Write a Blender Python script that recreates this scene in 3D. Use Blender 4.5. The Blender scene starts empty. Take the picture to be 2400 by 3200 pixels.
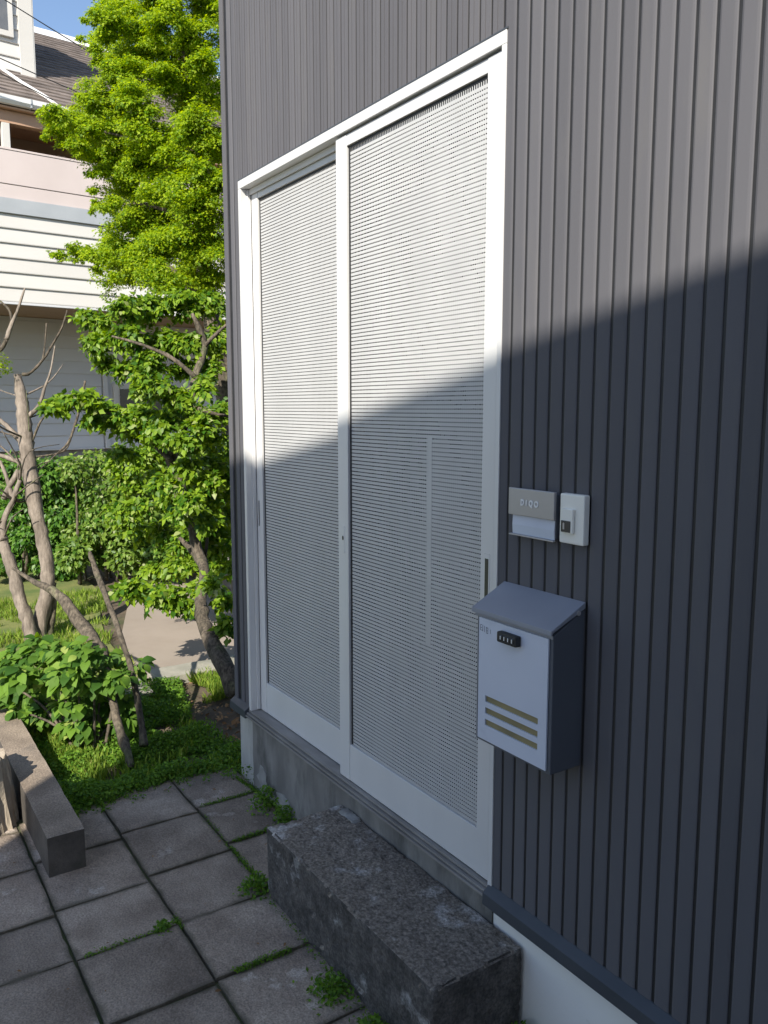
import bpy, bmesh, math, random
import numpy as np
from mathutils import Vector, Matrix, noise as mnoise

random.seed(11)
rng = np.random.default_rng(7)
scene = bpy.context.scene
col = scene.collection

# ------------------------------------------------------------------ camera
cam_d = bpy.data.cameras.new('camera')
cam = bpy.data.objects.new('camera', cam_d)
col.objects.link(cam)
yaw, pitch = 0.585126, 0.127023
F = Vector((-math.cos(yaw) * math.cos(pitch), math.sin(yaw) * math.cos(pitch), -math.sin(pitch)))
R = Vector((math.sin(yaw), math.cos(yaw), 0.0))
U = R.cross(F)
M = Matrix((R, U, -F)).transposed().to_4x4()
M.translation = Vector((1.62227, -1.43743, 1.34203))
cam.matrix_world = M
cam_d.sensor_fit = 'VERTICAL'
cam_d.sensor_height = 36.0
cam_d.lens = 2547.5 / 3200.0 * 36.0
cam_d.clip_start = 0.05
cam_d.clip_end = 400.0
scene.camera = cam

# ------------------------------------------------------------------ daylight
SUN = Vector((0.85, -1.0, 1.0)).normalized()
world = bpy.data.worlds.new('World')
scene.world = world
world.use_nodes = True
nt = world.node_tree
nt.nodes.clear()
w_out = nt.nodes.new('ShaderNodeOutputWorld')
w_bg = nt.nodes.new('ShaderNodeBackground')
w_sky = nt.nodes.new('ShaderNodeTexSky')
w_sky.sky_type = 'NISHITA'
w_sky.sun_disc = False
w_sky.sun_elevation = math.asin(SUN.z)
w_sky.sun_rotation = math.atan2(SUN.x, SUN.y)
w_sky.air_density = 0.9
w_sky.dust_density = 0.5
w_sky.ozone_density = 1.1
w_bg.inputs['Strength'].default_value = 0.128
# faint wisps of high cloud
w_tc = nt.nodes.new('ShaderNodeTexCoord')
w_map = nt.nodes.new('ShaderNodeMapping')
w_map.inputs['Scale'].default_value = (5.0, 5.0, 13.0)
w_n = nt.nodes.new('ShaderNodeTexNoise')
w_n.inputs['Scale'].default_value = 1.6
w_n.inputs['Detail'].default_value = 8.0
w_n.inputs['Roughness'].default_value = 0.62
w_r = nt.nodes.new('ShaderNodeValToRGB')
w_r.color_ramp.elements[0].position = 0.66
w_r.color_ramp.elements[0].color = (0, 0, 0, 1)
w_r.color_ramp.elements[1].position = 0.82
w_r.color_ramp.elements[1].color = (0.55, 0.55, 0.55, 1)
w_mix = nt.nodes.new('ShaderNodeMixRGB')
w_mix.inputs['Color2'].default_value = (7.5, 7.8, 8.2, 1)
nt.links.new(w_tc.outputs['Generated'], w_map.inputs['Vector'])
nt.links.new(w_map.outputs['Vector'], w_n.inputs['Vector'])
nt.links.new(w_n.outputs['Fac'], w_r.inputs['Fac'])
nt.links.new(w_r.outputs['Color'], w_mix.inputs['Fac'])
nt.links.new(w_sky.outputs['Color'], w_mix.inputs['Color1'])
nt.links.new(w_mix.outputs['Color'], w_bg.inputs['Color'])
nt.links.new(w_bg.outputs['Background'], w_out.inputs['Surface'])

sun_d = bpy.data.lights.new('sun', 'SUN')
sun_d.energy = 5.0
sun_d.angle = math.radians(0.5)
sun_d.color = (1.0, 0.94, 0.83)
sun = bpy.data.objects.new('sun', sun_d)
sun.rotation_euler = SUN.to_track_quat('Z', 'Y').to_euler()
sun.location = (6, -8, 10)
col.objects.link(sun)

scene.view_settings.view_transform = 'Standard'
scene.view_settings.look = 'None'
scene.view_settings.exposure = 0.72
scene.view_settings.gamma = 1.0
scene.view_settings.use_curve_mapping = False

# ------------------------------------------------------------------ helpers
def thing(name, label, cat, loc=(0, 0, 0), rotz=0.0, group=None):
    o = bpy.data.objects.new(name, None)
    o.empty_display_size = 0.1
    col.objects.link(o)
    o.location = loc
    o.rotation_euler = (0, 0, rotz)
    o['label'] = label
    o['category'] = cat
    if group:
        o['group'] = group
    return o

def pinv(o):
    """inverse of a thing's placement, so that its parts can be given in world coordinates"""
    m = Matrix.Translation(o.location) @ Matrix.Rotation(o.rotation_euler.z, 4, 'Z')
    return m.inverted()

def attach(o, parent, world=True):
    if parent is None:
        return o
    o.parent = parent
    if world:
        root = parent
        m = Matrix.Identity(4)
        if parent.parent is None:
            m = pinv(parent)
        o.matrix_parent_inverse = m
    return o

def link_mesh(name, me, mat, parent=None, world=True):
    o = bpy.data.objects.new(name, me)
    col.objects.link(o)
    if mat is not None and not me.materials:
        me.materials.append(mat)
    return attach(o, parent, world)

class MB:
    """collects shapes into one mesh"""
    def __init__(self):
        self.v, self.f = [], []
    def box(self, x0, x1, y0, y1, z0, z1):
        n = len(self.v)
        self.v += [(x0, y0, z0), (x1, y0, z0), (x1, y1, z0), (x0, y1, z0), (x0, y0, z1), (x1, y0, z1), (x1, y1, z1), (x0, y1, z1)]
        self.f += [tuple(n + i for i in q) for q in ((0, 3, 2, 1), (4, 5, 6, 7), (0, 1, 5, 4), (1, 2, 6, 5), (2, 3, 7, 6), (3, 0, 4, 7))]
        return self
    def prism_x(self, prof, x0, x1):
        """profile of (y, z) points, extruded along x"""
        n, k = len(self.v), len(prof)
        self.v += [(x0, y, z) for y, z in prof] + [(x1, y, z) for y, z in prof]
        self.f += [(n + i, n + (i + 1) % k, n + k + (i + 1) % k, n + k + i) for i in range(k)]
        self.f += [tuple(n + i for i in reversed(range(k))), tuple(n + k + i for i in range(k))]
        return self
    def prism_z(self, prof, z0, z1):
        n, k = len(self.v), len(prof)
        self.v += [(x, y, z0) for x, y in prof] + [(x, y, z1) for x, y in prof]
        self.f += [(n + i, n + (i + 1) % k, n + k + (i + 1) % k, n + k + i) for i in range(k)]
        self.f += [tuple(n + i for i in reversed(range(k))), tuple(n + k + i for i in range(k))]
        return self
    def prism_y(self, prof, y0, y1):
        n, k = len(self.v), len(prof)
        self.v += [(x, y0, z) for x, z in prof] + [(x, y1, z) for x, z in prof]
        self.f += [(n + i, n + (i + 1) % k, n + k + (i + 1) % k, n + k + i) for i in range(k)]
        self.f += [tuple(n + i for i in reversed(range(k))), tuple(n + k + i for i in range(k))]
        return self
    def tube(self, pts, seg=8, knot=0.0, taper_end=True):
        """tapered limb along (x, y, z, radius) points, smoothed and a little uneven"""
        P = [Vector(p[:3]) for p in pts]
        rr = [p[3] for p in pts]
        path, rad = [], []
        for i in range(len(P) - 1):
            p0, p1, p2, p3 = P[max(i - 1, 0)], P[i], P[i + 1], P[min(i + 2, len(P) - 1)]
            for s in range(4):
                t = s / 4
                q = 0.5 * ((2 * p1) + (p2 - p0) * t + (2 * p0 - 5 * p1 + 4 * p2 - p3) * t * t + (3 * p1 - p0 - 3 * p2 + p3) * t ** 3)
                path.append(q)
                rad.append(rr[i] * (1 - t) + rr[i + 1] * t)
        path.append(P[-1])
        rad.append(rr[-1])
        n0 = len(self.v)
        ref = Vector((0.31, 0.2, 0.93))
        for i, q in enumerate(path):
            d = (path[min(i + 1, len(path) - 1)] - path[max(i - 1, 0)]).normalized()
            a = d.cross(ref)
            if a.length < 1e-3:
                a = d.cross(Vector((1, 0, 0)))
            a.normalize()
            b = d.cross(a)
            for k in range(seg):
                ang = 2 * math.pi * k / seg
                w = a * math.cos(ang) + b * math.sin(ang)
                r = rad[i] * (1 + knot * mnoise.noise((q + w * rad[i]) * (2.2 / max(rad[i], 0.01)) * 0.35))
                self.v.append(tuple(q + w * r))
        m = len(path)
        for i in range(m - 1):
            for k in range(seg):
                a, b = n0 + i * seg + k, n0 + i * seg + (k + 1) % seg
                self.f.append((a, b, b + seg, a + seg))
        self.f.append(tuple(n0 + k for k in reversed(range(seg))))
        self.f.append(tuple(n0 + (m - 1) * seg + k for k in range(seg)))
        return self
    def mesh(self, name, bevel=0.0, seg=2, smooth=False):
        me = bpy.data.meshes.new(name)
        me.from_pydata(self.v, [], self.f)
        bm = bmesh.new()
        bm.from_mesh(me)
        bmesh.ops.recalc_face_normals(bm, faces=bm.faces)
        if bevel > 0:
            bmesh.ops.bevel(bm, geom=[e for e in bm.edges if e.is_manifold and e.calc_face_angle(0) > 0.5], offset=bevel, segments=seg, profile=0.6, affect='EDGES')
        bm.to_mesh(me)
        bm.free()
        if smooth:
            me.polygons.foreach_set('use_smooth', [True] * len(me.polygons))
        return me
    def build(self, name, mat, parent=None, bevel=0.0, seg=2, smooth=False, world=True):
        return link_mesh(name, self.mesh(name, bevel, seg, smooth), mat, parent, world)

def part(name, mat, parent, x0, x1, y0, y1, z0, z1, bevel=0.0015, world=True):
    return MB().box(x0, x1, y0, y1, z0, z1).build(name, mat, parent, bevel, 2, False, world)

def np_mesh(name, V, Fc, mat, parent=None, smooth=False):
    """V (n,3), Fc (m,k) arrays -> one mesh object"""
    me = bpy.data.meshes.new(name)
    k = Fc.shape[1]
    me.vertices.add(len(V))
    me.vertices.foreach_set('co', V.astype(np.float32).ravel())
    me.loops.add(Fc.size)
    me.loops.foreach_set('vertex_index', Fc.astype(np.int32).ravel())
    me.polygons.add(len(Fc))
    me.polygons.foreach_set('loop_start', np.arange(0, Fc.size, k, dtype=np.int32))
    me.polygons.foreach_set('loop_total', np.full(len(Fc), k, dtype=np.int32))
    if smooth:
        me.polygons.foreach_set('use_smooth', np.ones(len(Fc), dtype=bool))
    me.update()
    me.validate()
    return link_mesh(name, me, mat, parent)

def rough_block(x0, x1, y0, y1, z0, z1, step, amp, freq, round_r=0.01, pits=0.0, chip=2.2):
    """a block of stone: every face a grid, pushed about by noise and rounded along its edges"""
    nx, ny, nz = (max(2, int(round((b - a) / step))) for a, b in ((x0, x1), (y0, y1), (z0, z1)))
    bm = bmesh.new()
    idx = {}
    def vert(i, j, k):
        key = (i, j, k)
        if key not in idx:
            p = Vector((x0 + (x1 - x0) * i / nx, y0 + (y1 - y0) * j / ny, z0 + (z1 - z0) * k / nz))
            c = Vector((min(max(p.x, x0 + round_r), x1 - round_r), min(max(p.y, y0 + round_r), y1 - round_r), min(max(p.z, z0 + round_r), z1 - round_r)))
            d = p - c
            if d.length > 1e-9:
                p = c + d.normalized() * min(d.length, round_r)
                nrm = d.normalized()
            else:
                nrm = Vector((0, 0, 1))
            h = mnoise.fractal(p * freq, 0.9, 2.1, 4)
            pit = -max(0.0, mnoise.noise(p * 34.0) - 0.30) * pits
            edge = sum(1 for a in ((i, nx), (j, ny), (k, nz)) if a[0] in (0, a[1]))
            h2 = min(0.0, mnoise.noise(p * freq * 0.6 + Vector((7, 3, 1)))) * (chip if edge >= 2 else 0.6)
            idx[key] = bm.verts.new(p + nrm * (amp * (h + h2) + pit))
        return idx[key]
    def quads(a, b, f):
        for i in range(a):
            for j in range(b):
                bm.faces.new((f(i, j), f(i + 1, j), f(i + 1, j + 1), f(i, j + 1)))
    quads(nx, ny, lambda i, j: vert(i, j, nz))
    quads(nx, ny, lambda i, j: vert(i, j, 0))
    quads(nx, nz, lambda i, j: vert(i, 0, j))
    quads(nx, nz, lambda i, j: vert(i, ny, j))
    quads(ny, nz, lambda i, j: vert(0, i, j))
    quads(ny, nz, lambda i, j: vert(nx, i, j))
    bmesh.ops.recalc_face_normals(bm, faces=bm.faces)
    me = bpy.data.meshes.new('block')
    bm.to_mesh(me)
    bm.free()
    me.polygons.foreach_set('use_smooth', [True] * len(me.polygons))
    me.set_sharp_from_angle(angle=math.radians(42))
    return me

# ------------------------------------------------------------------ materials
def pbr(name, c1, c2=None, nscale=6.0, rough=0.6, bump=0.0, bscale=60.0, metallic=0.0, spec=0.5, stretch=(1, 1, 1), lo=0.35, hi=0.65,
        c3=None, n3=3.0, lo3=0.6, hi3=0.72, objrand=0.0, detail=6.0, rough2=None, coord='Object', bdetail=8.0, speck=None):
    m = bpy.data.materials.new(name)
    m.use_nodes = True
    t = m.node_tree
    b = t.nodes['Principled BSDF']
    b.inputs['Roughness'].default_value = rough
    b.inputs['Metallic'].default_value = metallic
    b.inputs['Specular IOR Level'].default_value = spec
    tc = t.nodes.new('ShaderNodeTexCoord')
    mp = t.nodes.new('ShaderNodeMapping')
    mp.inputs['Scale'].default_value = stretch
    t.links.new(tc.outputs[coord], mp.inputs['Vector'])
    vec = mp.outputs['Vector']
    if objrand:
        oi = t.nodes.new('ShaderNodeObjectInfo')
        add = t.nodes.new('ShaderNodeVectorMath')
        add.operation = 'MULTIPLY_ADD'
        add.inputs[1].default_value = (37.0, 19.0, 23.0)
        t.links.new(oi.outputs['Random'], add.inputs[0])
        t.links.new(vec, add.inputs[2])
        vec = add.outputs[0]
    def noise(scale, det=detail, rg=0.6):
        n = t.nodes.new('ShaderNodeTexNoise')
        n.inputs['Scale'].default_value = scale
        n.inputs['Detail'].default_value = det
        n.inputs['Roughness'].default_value = rg
        t.links.new(vec, n.inputs['Vector'])
        return n.outputs['Fac']
    def ramp(fac, lo, hi):
        r = t.nodes.new('ShaderNodeMapRange')
        r.inputs['From Min'].default_value = lo
        r.inputs['From Max'].default_value = hi
        t.links.new(fac, r.inputs['Value'])
        return r.outputs['Result']
    def mix(fac, a, bb, blend='MIX'):
        x = t.nodes.new('ShaderNodeMixRGB')
        x.blend_type = blend
        for s, v in ((x.inputs['Fac'], fac), (x.inputs['Color1'], a), (x.inputs['Color2'], bb)):
            if hasattr(v, 'node'):
                t.links.new(v, s)
            elif isinstance(v, (int, float)):
                s.default_value = v
            else:
                s.default_value = (*v, 1)
        return x.outputs['Color']
    c = c1
    if c2 is not None:
        c = mix(ramp(noise(nscale), lo, hi), c1, c2)
    if c3 is not None:
        c = mix(ramp(noise(n3, 8.0, 0.65), lo3, hi3), c, c3)
    if speck:
        c = mix(ramp(noise(speck[0], 2.0, 0.5), 0.36, 0.64), c, tuple(x * speck[1] for x in (1, 0.97, 0.94)), 'MIX') if speck[2:] else mix(speck[1], c, mix(ramp(noise(speck[0], 3.0, 0.6), 0.34, 0.66), (0.02, 0.02, 0.02), (1.9, 1.9, 1.9)), 'MULTIPLY')
    if objrand:
        mr = t.nodes.new('ShaderNodeMapRange')
        mr.inputs['To Min'].default_value = 1 - objrand
        mr.inputs['To Max'].default_value = 1 + objrand
        t.links.new(oi.outputs['Random'], mr.inputs['Value'])
        hs = t.nodes.new('ShaderNodeHueSaturation')
        t.links.new(mr.outputs['Result'], hs.inputs['Value'])
        if hasattr(c, 'node'):
            t.links.new(c, hs.inputs['Color'])
        else:
            hs.inputs['Color'].default_value = (*c, 1)
        c = hs.outputs['Color']
    if hasattr(c, 'node'):
        t.links.new(c, b.inputs['Base Color'])
    else:
        b.inputs['Base Color'].default_value = (*c, 1)
    if rough2 is not None:
        rr = t.nodes.new('ShaderNodeMapRange')
        rr.inputs['To Min'].default_value = rough
        rr.inputs['To Max'].default_value = rough2
        t.links.new(noise(nscale * 2.3), rr.inputs['Value'])
        t.links.new(rr.outputs['Result'], b.inputs['Roughness'])
    if bump:
        bp = t.nodes.new('ShaderNodeBump')
        bp.inputs['Strength'].default_value = bump
        bp.inputs['Distance'].default_value = 0.01
        t.links.new(noise(bscale, bdetail, 0.65), bp.inputs['Height'])
        t.links.new(bp.outputs['Normal'], b.inputs['Normal'])
    return m

def leaf_mat(name, dark, light, trans=0.4, rough=0.5, tint=None, spec=0.3):
    """leaf colour varies leaf by leaf; light passes through"""
    m = bpy.data.materials.new(name)
    m.use_nodes = True
    t = m.node_tree
    b = t.nodes['Principled BSDF']
    out = t.nodes['Material Output']
    g = t.nodes.new('ShaderNodeNewGeometry')
    oi = t.nodes.new('ShaderNodeObjectInfo')
    ad = t.nodes.new('ShaderNodeMath')
    ad.operation = 'ADD'
    t.links.new(g.outputs['Random Per Island'], ad.inputs[0])
    t.links.new(oi.outputs['Random'], ad.inputs[1])
    fr = t.nodes.new('ShaderNodeMath')
    fr.operation = 'FRACT'
    t.links.new(ad.outputs[0], fr.inputs[0])
    r = t.nodes.new('ShaderNodeValToRGB')
    r.color_ramp.elements[0].color = (*dark, 1)
    r.color_ramp.elements[1].color = (*light, 1)
    if tint:
        e = r.color_ramp.elements.new(0.94)
        e.color = (*light, 1)
        r.color_ramp.elements[-1].color = (*tint, 1)
    t.links.new(fr.outputs[0], r.inputs['Fac'])
    b.inputs['Roughness'].default_value = rough
    b.inputs['Specular IOR Level'].default_value = spec
    t.links.new(r.outputs['Color'], b.inputs['Base Color'])
    tr = t.nodes.new('ShaderNodeBsdfTranslucent')
    hs = t.nodes.new('ShaderNodeHueSaturation')
    hs.inputs['Hue'].default_value = 0.485
    hs.inputs['Saturation'].default_value = 1.1
    hs.inputs['Value'].default_value = 1.5
    t.links.new(r.outputs['Color'], hs.inputs['Color'])
    t.links.new(hs.outputs['Color'], tr.inputs['Color'])
    mx = t.nodes.new('ShaderNodeMixShader')
    mx.inputs['Fac'].default_value = trans
    t.links.new(b.outputs['BSDF'], mx.inputs[1])
    t.links.new(tr.outputs['BSDF'], mx.inputs[2])
    t.links.new(mx.outputs['Shader'], out.inputs['Surface'])
    return m

M_SIDING = pbr('siding_steel', (0.098, 0.097, 0.108), (0.114, 0.112, 0.123), 2.0, 0.70, 0.10, 6, metallic=0.0, spec=0.28, c3=(0.125, 0.121, 0.122), n3=9, lo3=0.52, hi3=0.85, stretch=(1, 1, 0.25), objrand=0.06, rough2=0.8)
M_TRIM = pbr('dark_trim_steel', (0.045, 0.052, 0.062), (0.06, 0.067, 0.078), 5, 0.45, 0.03, 40, spec=0.5)
M_FRAME = pbr('silver_aluminium', (0.62, 0.615, 0.61), (0.67, 0.665, 0.66), 3, 0.42, 0.02, 25, metallic=0.1, spec=0.5, stretch=(1, 1, 0.3))
M_SLAT = pbr('slat_aluminium', (0.47, 0.468, 0.466), (0.53, 0.527, 0.524), 4, 0.5, 0.02, 30, metallic=0.1)
M_PANE = pbr('dark_door_glass', (0.012, 0.014, 0.018), (0.05, 0.05, 0.052), 9, 0.2, 0.05, 70, spec=0.6)
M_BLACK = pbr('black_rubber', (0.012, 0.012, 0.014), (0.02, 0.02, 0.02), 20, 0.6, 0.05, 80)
M_SILL = pbr('sill_aluminium', (0.20, 0.185, 0.17), (0.32, 0.305, 0.29), 12, 0.5, 0.06, 60, metallic=0.2, stretch=(0.3, 1, 1))
M_FOUND = pbr('stained_concrete', (0.15, 0.143, 0.135), (0.26, 0.25, 0.235), 4, 0.9, 0.35, 45, stretch=(1.6, 1.6, 0.6), c3=(0.06, 0.06, 0.055), n3=3.2, lo3=0.5, hi3=0.7)
M_PLASTER = pbr('white_plaster', (0.80, 0.78, 0.74), (0.84, 0.825, 0.79), 2.2, 0.85, 0.1, 60, c3=(0.22, 0.21, 0.19), n3=2.6, lo3=0.60, hi3=0.78)
M_PLASTER2 = pbr('stained_plaster', (0.36, 0.355, 0.335), (0.47, 0.465, 0.44), 5, 0.9, 0.2, 60, stretch=(2, 2, 0.5), c3=(0.12, 0.115, 0.10), n3=4, lo3=0.55, hi3=0.72)
M_FLAKE = pbr('pale_plaster', (0.33, 0.325, 0.31), (0.24, 0.235, 0.22), 25, 0.9, 0.3, 90)
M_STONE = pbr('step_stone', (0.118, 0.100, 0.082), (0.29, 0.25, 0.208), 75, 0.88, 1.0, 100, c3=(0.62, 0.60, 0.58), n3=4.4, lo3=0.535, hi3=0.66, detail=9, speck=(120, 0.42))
M_STONE_SIDE = pbr('step_stone_side', (0.05, 0.046, 0.042), (0.13, 0.117, 0.107), 22, 0.92, 0.85, 60, c3=(0.36, 0.35, 0.34), n3=7, lo3=0.58, hi3=0.70, detail=9, speck=(110, 0.4))  # darker mix for the step's side faces
M_TILE = pbr('paving_stone', (0.205, 0.16, 0.125), (0.37, 0.30, 0.24), 5, 0.85, 0.8, 70, c3=(0.43, 0.365, 0.31), n3=3.4, lo3=0.60, hi3=0.64, objrand=0.22, detail=9, speck=(170, 0.32))
M_CURB = pbr('curb_concrete', (0.19, 0.15, 0.115), (0.30, 0.24, 0.185), 5, 0.9, 0.4, 80, c3=(0.12, 0.105, 0.09), n3=6, lo3=0.55, hi3=0.75, speck=(150, 0.35))
M_CURB_SIDE = pbr('curb_concrete_side', (0.06, 0.052, 0.045), (0.11, 0.096, 0.083), 9, 0.92, 0.5, 70, c3=(0.04, 0.045, 0.03), n3=5, lo3=0.55, hi3=0.75)  # darker mix for every curb face but the top
M_JOINT = pbr('joint_dirt', (0.075, 0.064, 0.044), (0.06, 0.08, 0.025), 9, 1.0, 0.6, 90)
M_SOIL = pbr('garden_soil', (0.075, 0.055, 0.038), (0.14, 0.105, 0.07), 6, 1.0, 0.9, 50, c3=(0.05, 0.07, 0.02), n3=2.5, lo3=0.5, hi3=0.65)
M_LAWN = pbr('lawn_soil', (0.09, 0.13, 0.03), (0.20, 0.20, 0.06), 3, 1.0, 0.8, 60)
M_PATH = pbr('path_concrete', (0.25, 0.205, 0.165), (0.30, 0.25, 0.205), 2, 0.95, 0.15, 70, c3=(0.29, 0.245, 0.2), n3=1.6, lo3=0.5, hi3=0.75)
M_SLAB = pbr('slab_concrete', (0.24, 0.235, 0.19), (0.33, 0.31, 0.26), 6, 0.95, 0.4, 60)
M_ROCK = pbr('garden_rock', (0.19, 0.175, 0.165), (0.30, 0.28, 0.265), 5, 0.95, 0.8, 30)
M_BARK = pbr('pale_bark', (0.13, 0.105, 0.084), (0.27, 0.225, 0.185), 16, 0.9, 0.9, 40, stretch=(1, 1, 0.3), c3=(0.05, 0.038, 0.028), n3=7, lo3=0.63, hi3=0.74, speck=(60, 0.2))
M_BARKD = pbr('dark_bark', (0.06, 0.05, 0.036), (0.13, 0.105, 0.078), 9, 0.95, 0.8, 45, stretch=(1, 1, 0.4), speck=(70, 0.6), c3=(0.10, 0.115, 0.05), n3=6, lo3=0.55, hi3=0.7)
M_STUMP = pbr('weathered_timber', (0.42, 0.36, 0.28), (0.20, 0.16, 0.12), 9, 0.9, 0.8, 28, stretch=(1.6, 1.6, 0.12), c3=(0.03, 0.026, 0.022), n3=8, lo3=0.57, hi3=0.66)
M_HWHITE = pbr('white_boards', (0.53, 0.51, 0.475), (0.58, 0.56, 0.525), 1.2, 0.6, 0.05, 20, stretch=(0.3, 1, 1), objrand=0.02)
M_HPINK = pbr('pale_pink_panel', (0.52, 0.445, 0.42), (0.57, 0.49, 0.465), 1.0, 0.7, 0.03, 20)
M_HCAP = pbr('grey_cap_board', (0.33, 0.35, 0.37), (0.38, 0.40, 0.42), 2, 0.6, 0.03, 20)
M_HGREY = pbr('grey_boards', (0.52, 0.52, 0.53), (0.58, 0.58, 0.59), 1.2, 0.65, 0.05, 20, stretch=(0.3, 1, 1), objrand=0.02)
M_HBROWN = pbr('brown_timber', (0.40, 0.24, 0.15), (0.48, 0.30, 0.20), 3, 0.7, 0.1, 30, stretch=(0.2, 1, 1))
M_HTAN = pbr('tan_recess', (0.34, 0.24, 0.165), (0.40, 0.285, 0.20), 2, 0.8, 0.05, 20)
M_ROOF = pbr('roof_slate', (0.10, 0.08, 0.068), (0.19, 0.155, 0.135), 5, 0.85, 0.5, 30, stretch=(1, 1, 1), objrand=0.16)
M_ROOFW = pbr('white_ridge', (0.7, 0.7, 0.7), (0.55, 0.54, 0.53), 6, 0.6, 0.1, 20)
M_GUTTER = pbr('white_gutter', (0.76, 0.75, 0.73), (0.7, 0.69, 0.67), 3, 0.4)
M_GLASS = pbr('window_glass', (0.10, 0.105, 0.11), (0.16, 0.16, 0.16), 2, 0.12, spec=0.7)
M_DARKWIN = pbr('dark_window', (0.015, 0.014, 0.014), (0.03, 0.025, 0.02), 4, 0.2, spec=0.6)
M_CABLE = pbr('cable', (0.02, 0.02, 0.022), (0.03, 0.03, 0.03), 9, 0.5)
M_BOXDARK = pbr('mailbox_dark_steel', (0.085, 0.095, 0.115), (0.10, 0.11, 0.13), 4, 0.45, 0.03, 120, spec=0.5)
M_BOXLID = pbr('mailbox_lid_steel', (0.235, 0.25, 0.29), (0.26, 0.275, 0.315), 5, 0.42, 0.04, 140, spec=0.5)
M_BOXFACE = pbr('mailbox_face_steel', (0.53, 0.57, 0.67), (0.58, 0.62, 0.72), 2.5, 0.4, 0.02, 140, spec=0.5, c3=(0.44, 0.48, 0.57), n3=7, lo3=0.58, hi3=0.8)
M_SLOT = pbr('mailbox_slot_inside', (0.30, 0.25, 0.12), (0.20, 0.17, 0.09), 12, 0.7)
M_STEEL = pbr('brushed_steel', (0.40, 0.385, 0.385), (0.44, 0.425, 0.425), 3, 0.38, 0.05, 90, metallic=0.3, stretch=(0.1, 1, 1))
M_PANELBLUE = pbr('glossy_pale_panel', (0.52, 0.57, 0.68), (0.60, 0.65, 0.75), 4, 0.2, spec=0.6)
M_IVORY = pbr('ivory_plastic', (0.80, 0.785, 0.72), (0.84, 0.82, 0.76), 3, 0.45)
M_LETTER = pbr('white_letter', (0.82, 0.82, 0.82), (0.78, 0.78, 0.78), 5, 0.35)
M_INK = pbr('dark_ink', (0.10, 0.11, 0.15), (0.12, 0.13, 0.17), 9, 0.6)
M_SMOKE = pbr('smoked_plastic', (0.035, 0.037, 0.042), (0.05, 0.05, 0.055), 6, 0.25, spec=0.6)
M_NEIGH = pbr('neighbour_render', (0.72, 0.71, 0.69), (0.78, 0.77, 0.75), 1, 0.9, 0.1, 20)

L_MAPLE = leaf_mat('maple_leaf', (0.085, 0.20, 0.006), (0.40, 0.51, 0.012), 0.55, 0.55)
L_NIWAKI = leaf_mat('broad_leaf', (0.035, 0.115, 0.008), (0.24, 0.36, 0.022), 0.4, 0.45, tint=(0.34, 0.38, 0.16))
L_HEDGE = leaf_mat('hedge_leaf', (0.025, 0.085, 0.010), (0.11, 0.23, 0.025), 0.3, 0.42, tint=(0.30, 0.36, 0.14))
L_HEDGE2 = leaf_mat('hedge_leaf_pale', (0.045, 0.12, 0.012), (0.19, 0.28, 0.045), 0.35, 0.45, tint=(0.42, 0.45, 0.25))
L_BUSH = leaf_mat('big_leaf', (0.035, 0.10, 0.013), (0.15, 0.27, 0.028), 0.38, 0.65, tint=(0.33, 0.40, 0.10))
L_WEED = leaf_mat('weed_leaf', (0.05, 0.13, 0.014), (0.17, 0.31, 0.03), 0.35, 0.6)
L_GRASS = leaf_mat('grass_blade', (0.09, 0.18, 0.02), (0.27, 0.36, 0.05), 0.4, 0.6, tint=(0.42, 0.38, 0.15))
L_LITTER = leaf_mat('dry_leaf', (0.16, 0.085, 0.035), (0.36, 0.22, 0.11), 0.15, 0.8)

def rim_dirt(m, c_dirt, width, noise_scale):
    """dirt and moss gathered along the rim of a paving stone (in the stone's own box coordinates)"""
    t = m.node_tree
    b = t.nodes['Principled BSDF']
    src = b.inputs['Base Color'].links[0].from_socket
    tc = t.nodes.new('ShaderNodeTexCoord')
    sep = t.nodes.new('ShaderNodeSeparateXYZ')
    t.links.new(tc.outputs['Generated'], sep.inputs[0])
    def math_(op, a, bb=None):
        n = t.nodes.new('ShaderNodeMath')
        n.operation = op
        for k, v in enumerate((a, bb)):
            if v is None:
                continue
            if hasattr(v, 'node'):
                t.links.new(v, n.inputs[k])
            else:
                n.inputs[k].default_value = v
        return n.outputs[0]
    ds = []
    for ax in ('X', 'Y'):
        ds.append(math_('SUBTRACT', 0.5, math_('ABSOLUTE', math_('SUBTRACT', sep.outputs[ax], 0.5))))
    d = math_('MINIMUM', ds[0], ds[1])
    n = t.nodes.new('ShaderNodeTexNoise')
    n.inputs['Scale'].default_value = noise_scale
    n.inputs['Detail'].default_value = 6
    oi = t.nodes.new('ShaderNodeNewGeometry')
    t.links.new(oi.outputs['Position'], n.inputs['Vector'])
    d2 = math_('ADD', d, math_('MULTIPLY', math_('SUBTRACT', n.outputs['Fac'], 0.5), width * 2.2))
    r = t.nodes.new('ShaderNodeMapRange')
    r.inputs['From Min'].default_value = width
    r.inputs['From Max'].default_value = 0.0
    t.links.new(d2, r.inputs['Value'])
    x = t.nodes.new('ShaderNodeMixRGB')
    t.links.new(math_('MULTIPLY', r.outputs['Result'], 0.75), x.inputs['Fac'])
    t.links.new(src, x.inputs['Color1'])
    x.inputs['Color2'].default_value = (*c_dirt, 1)
    t.links.new(x.outputs['Color'], b.inputs['Base Color'])
rim_dirt(M_TILE, (0.075, 0.066, 0.042), 0.055, 14)

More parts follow.
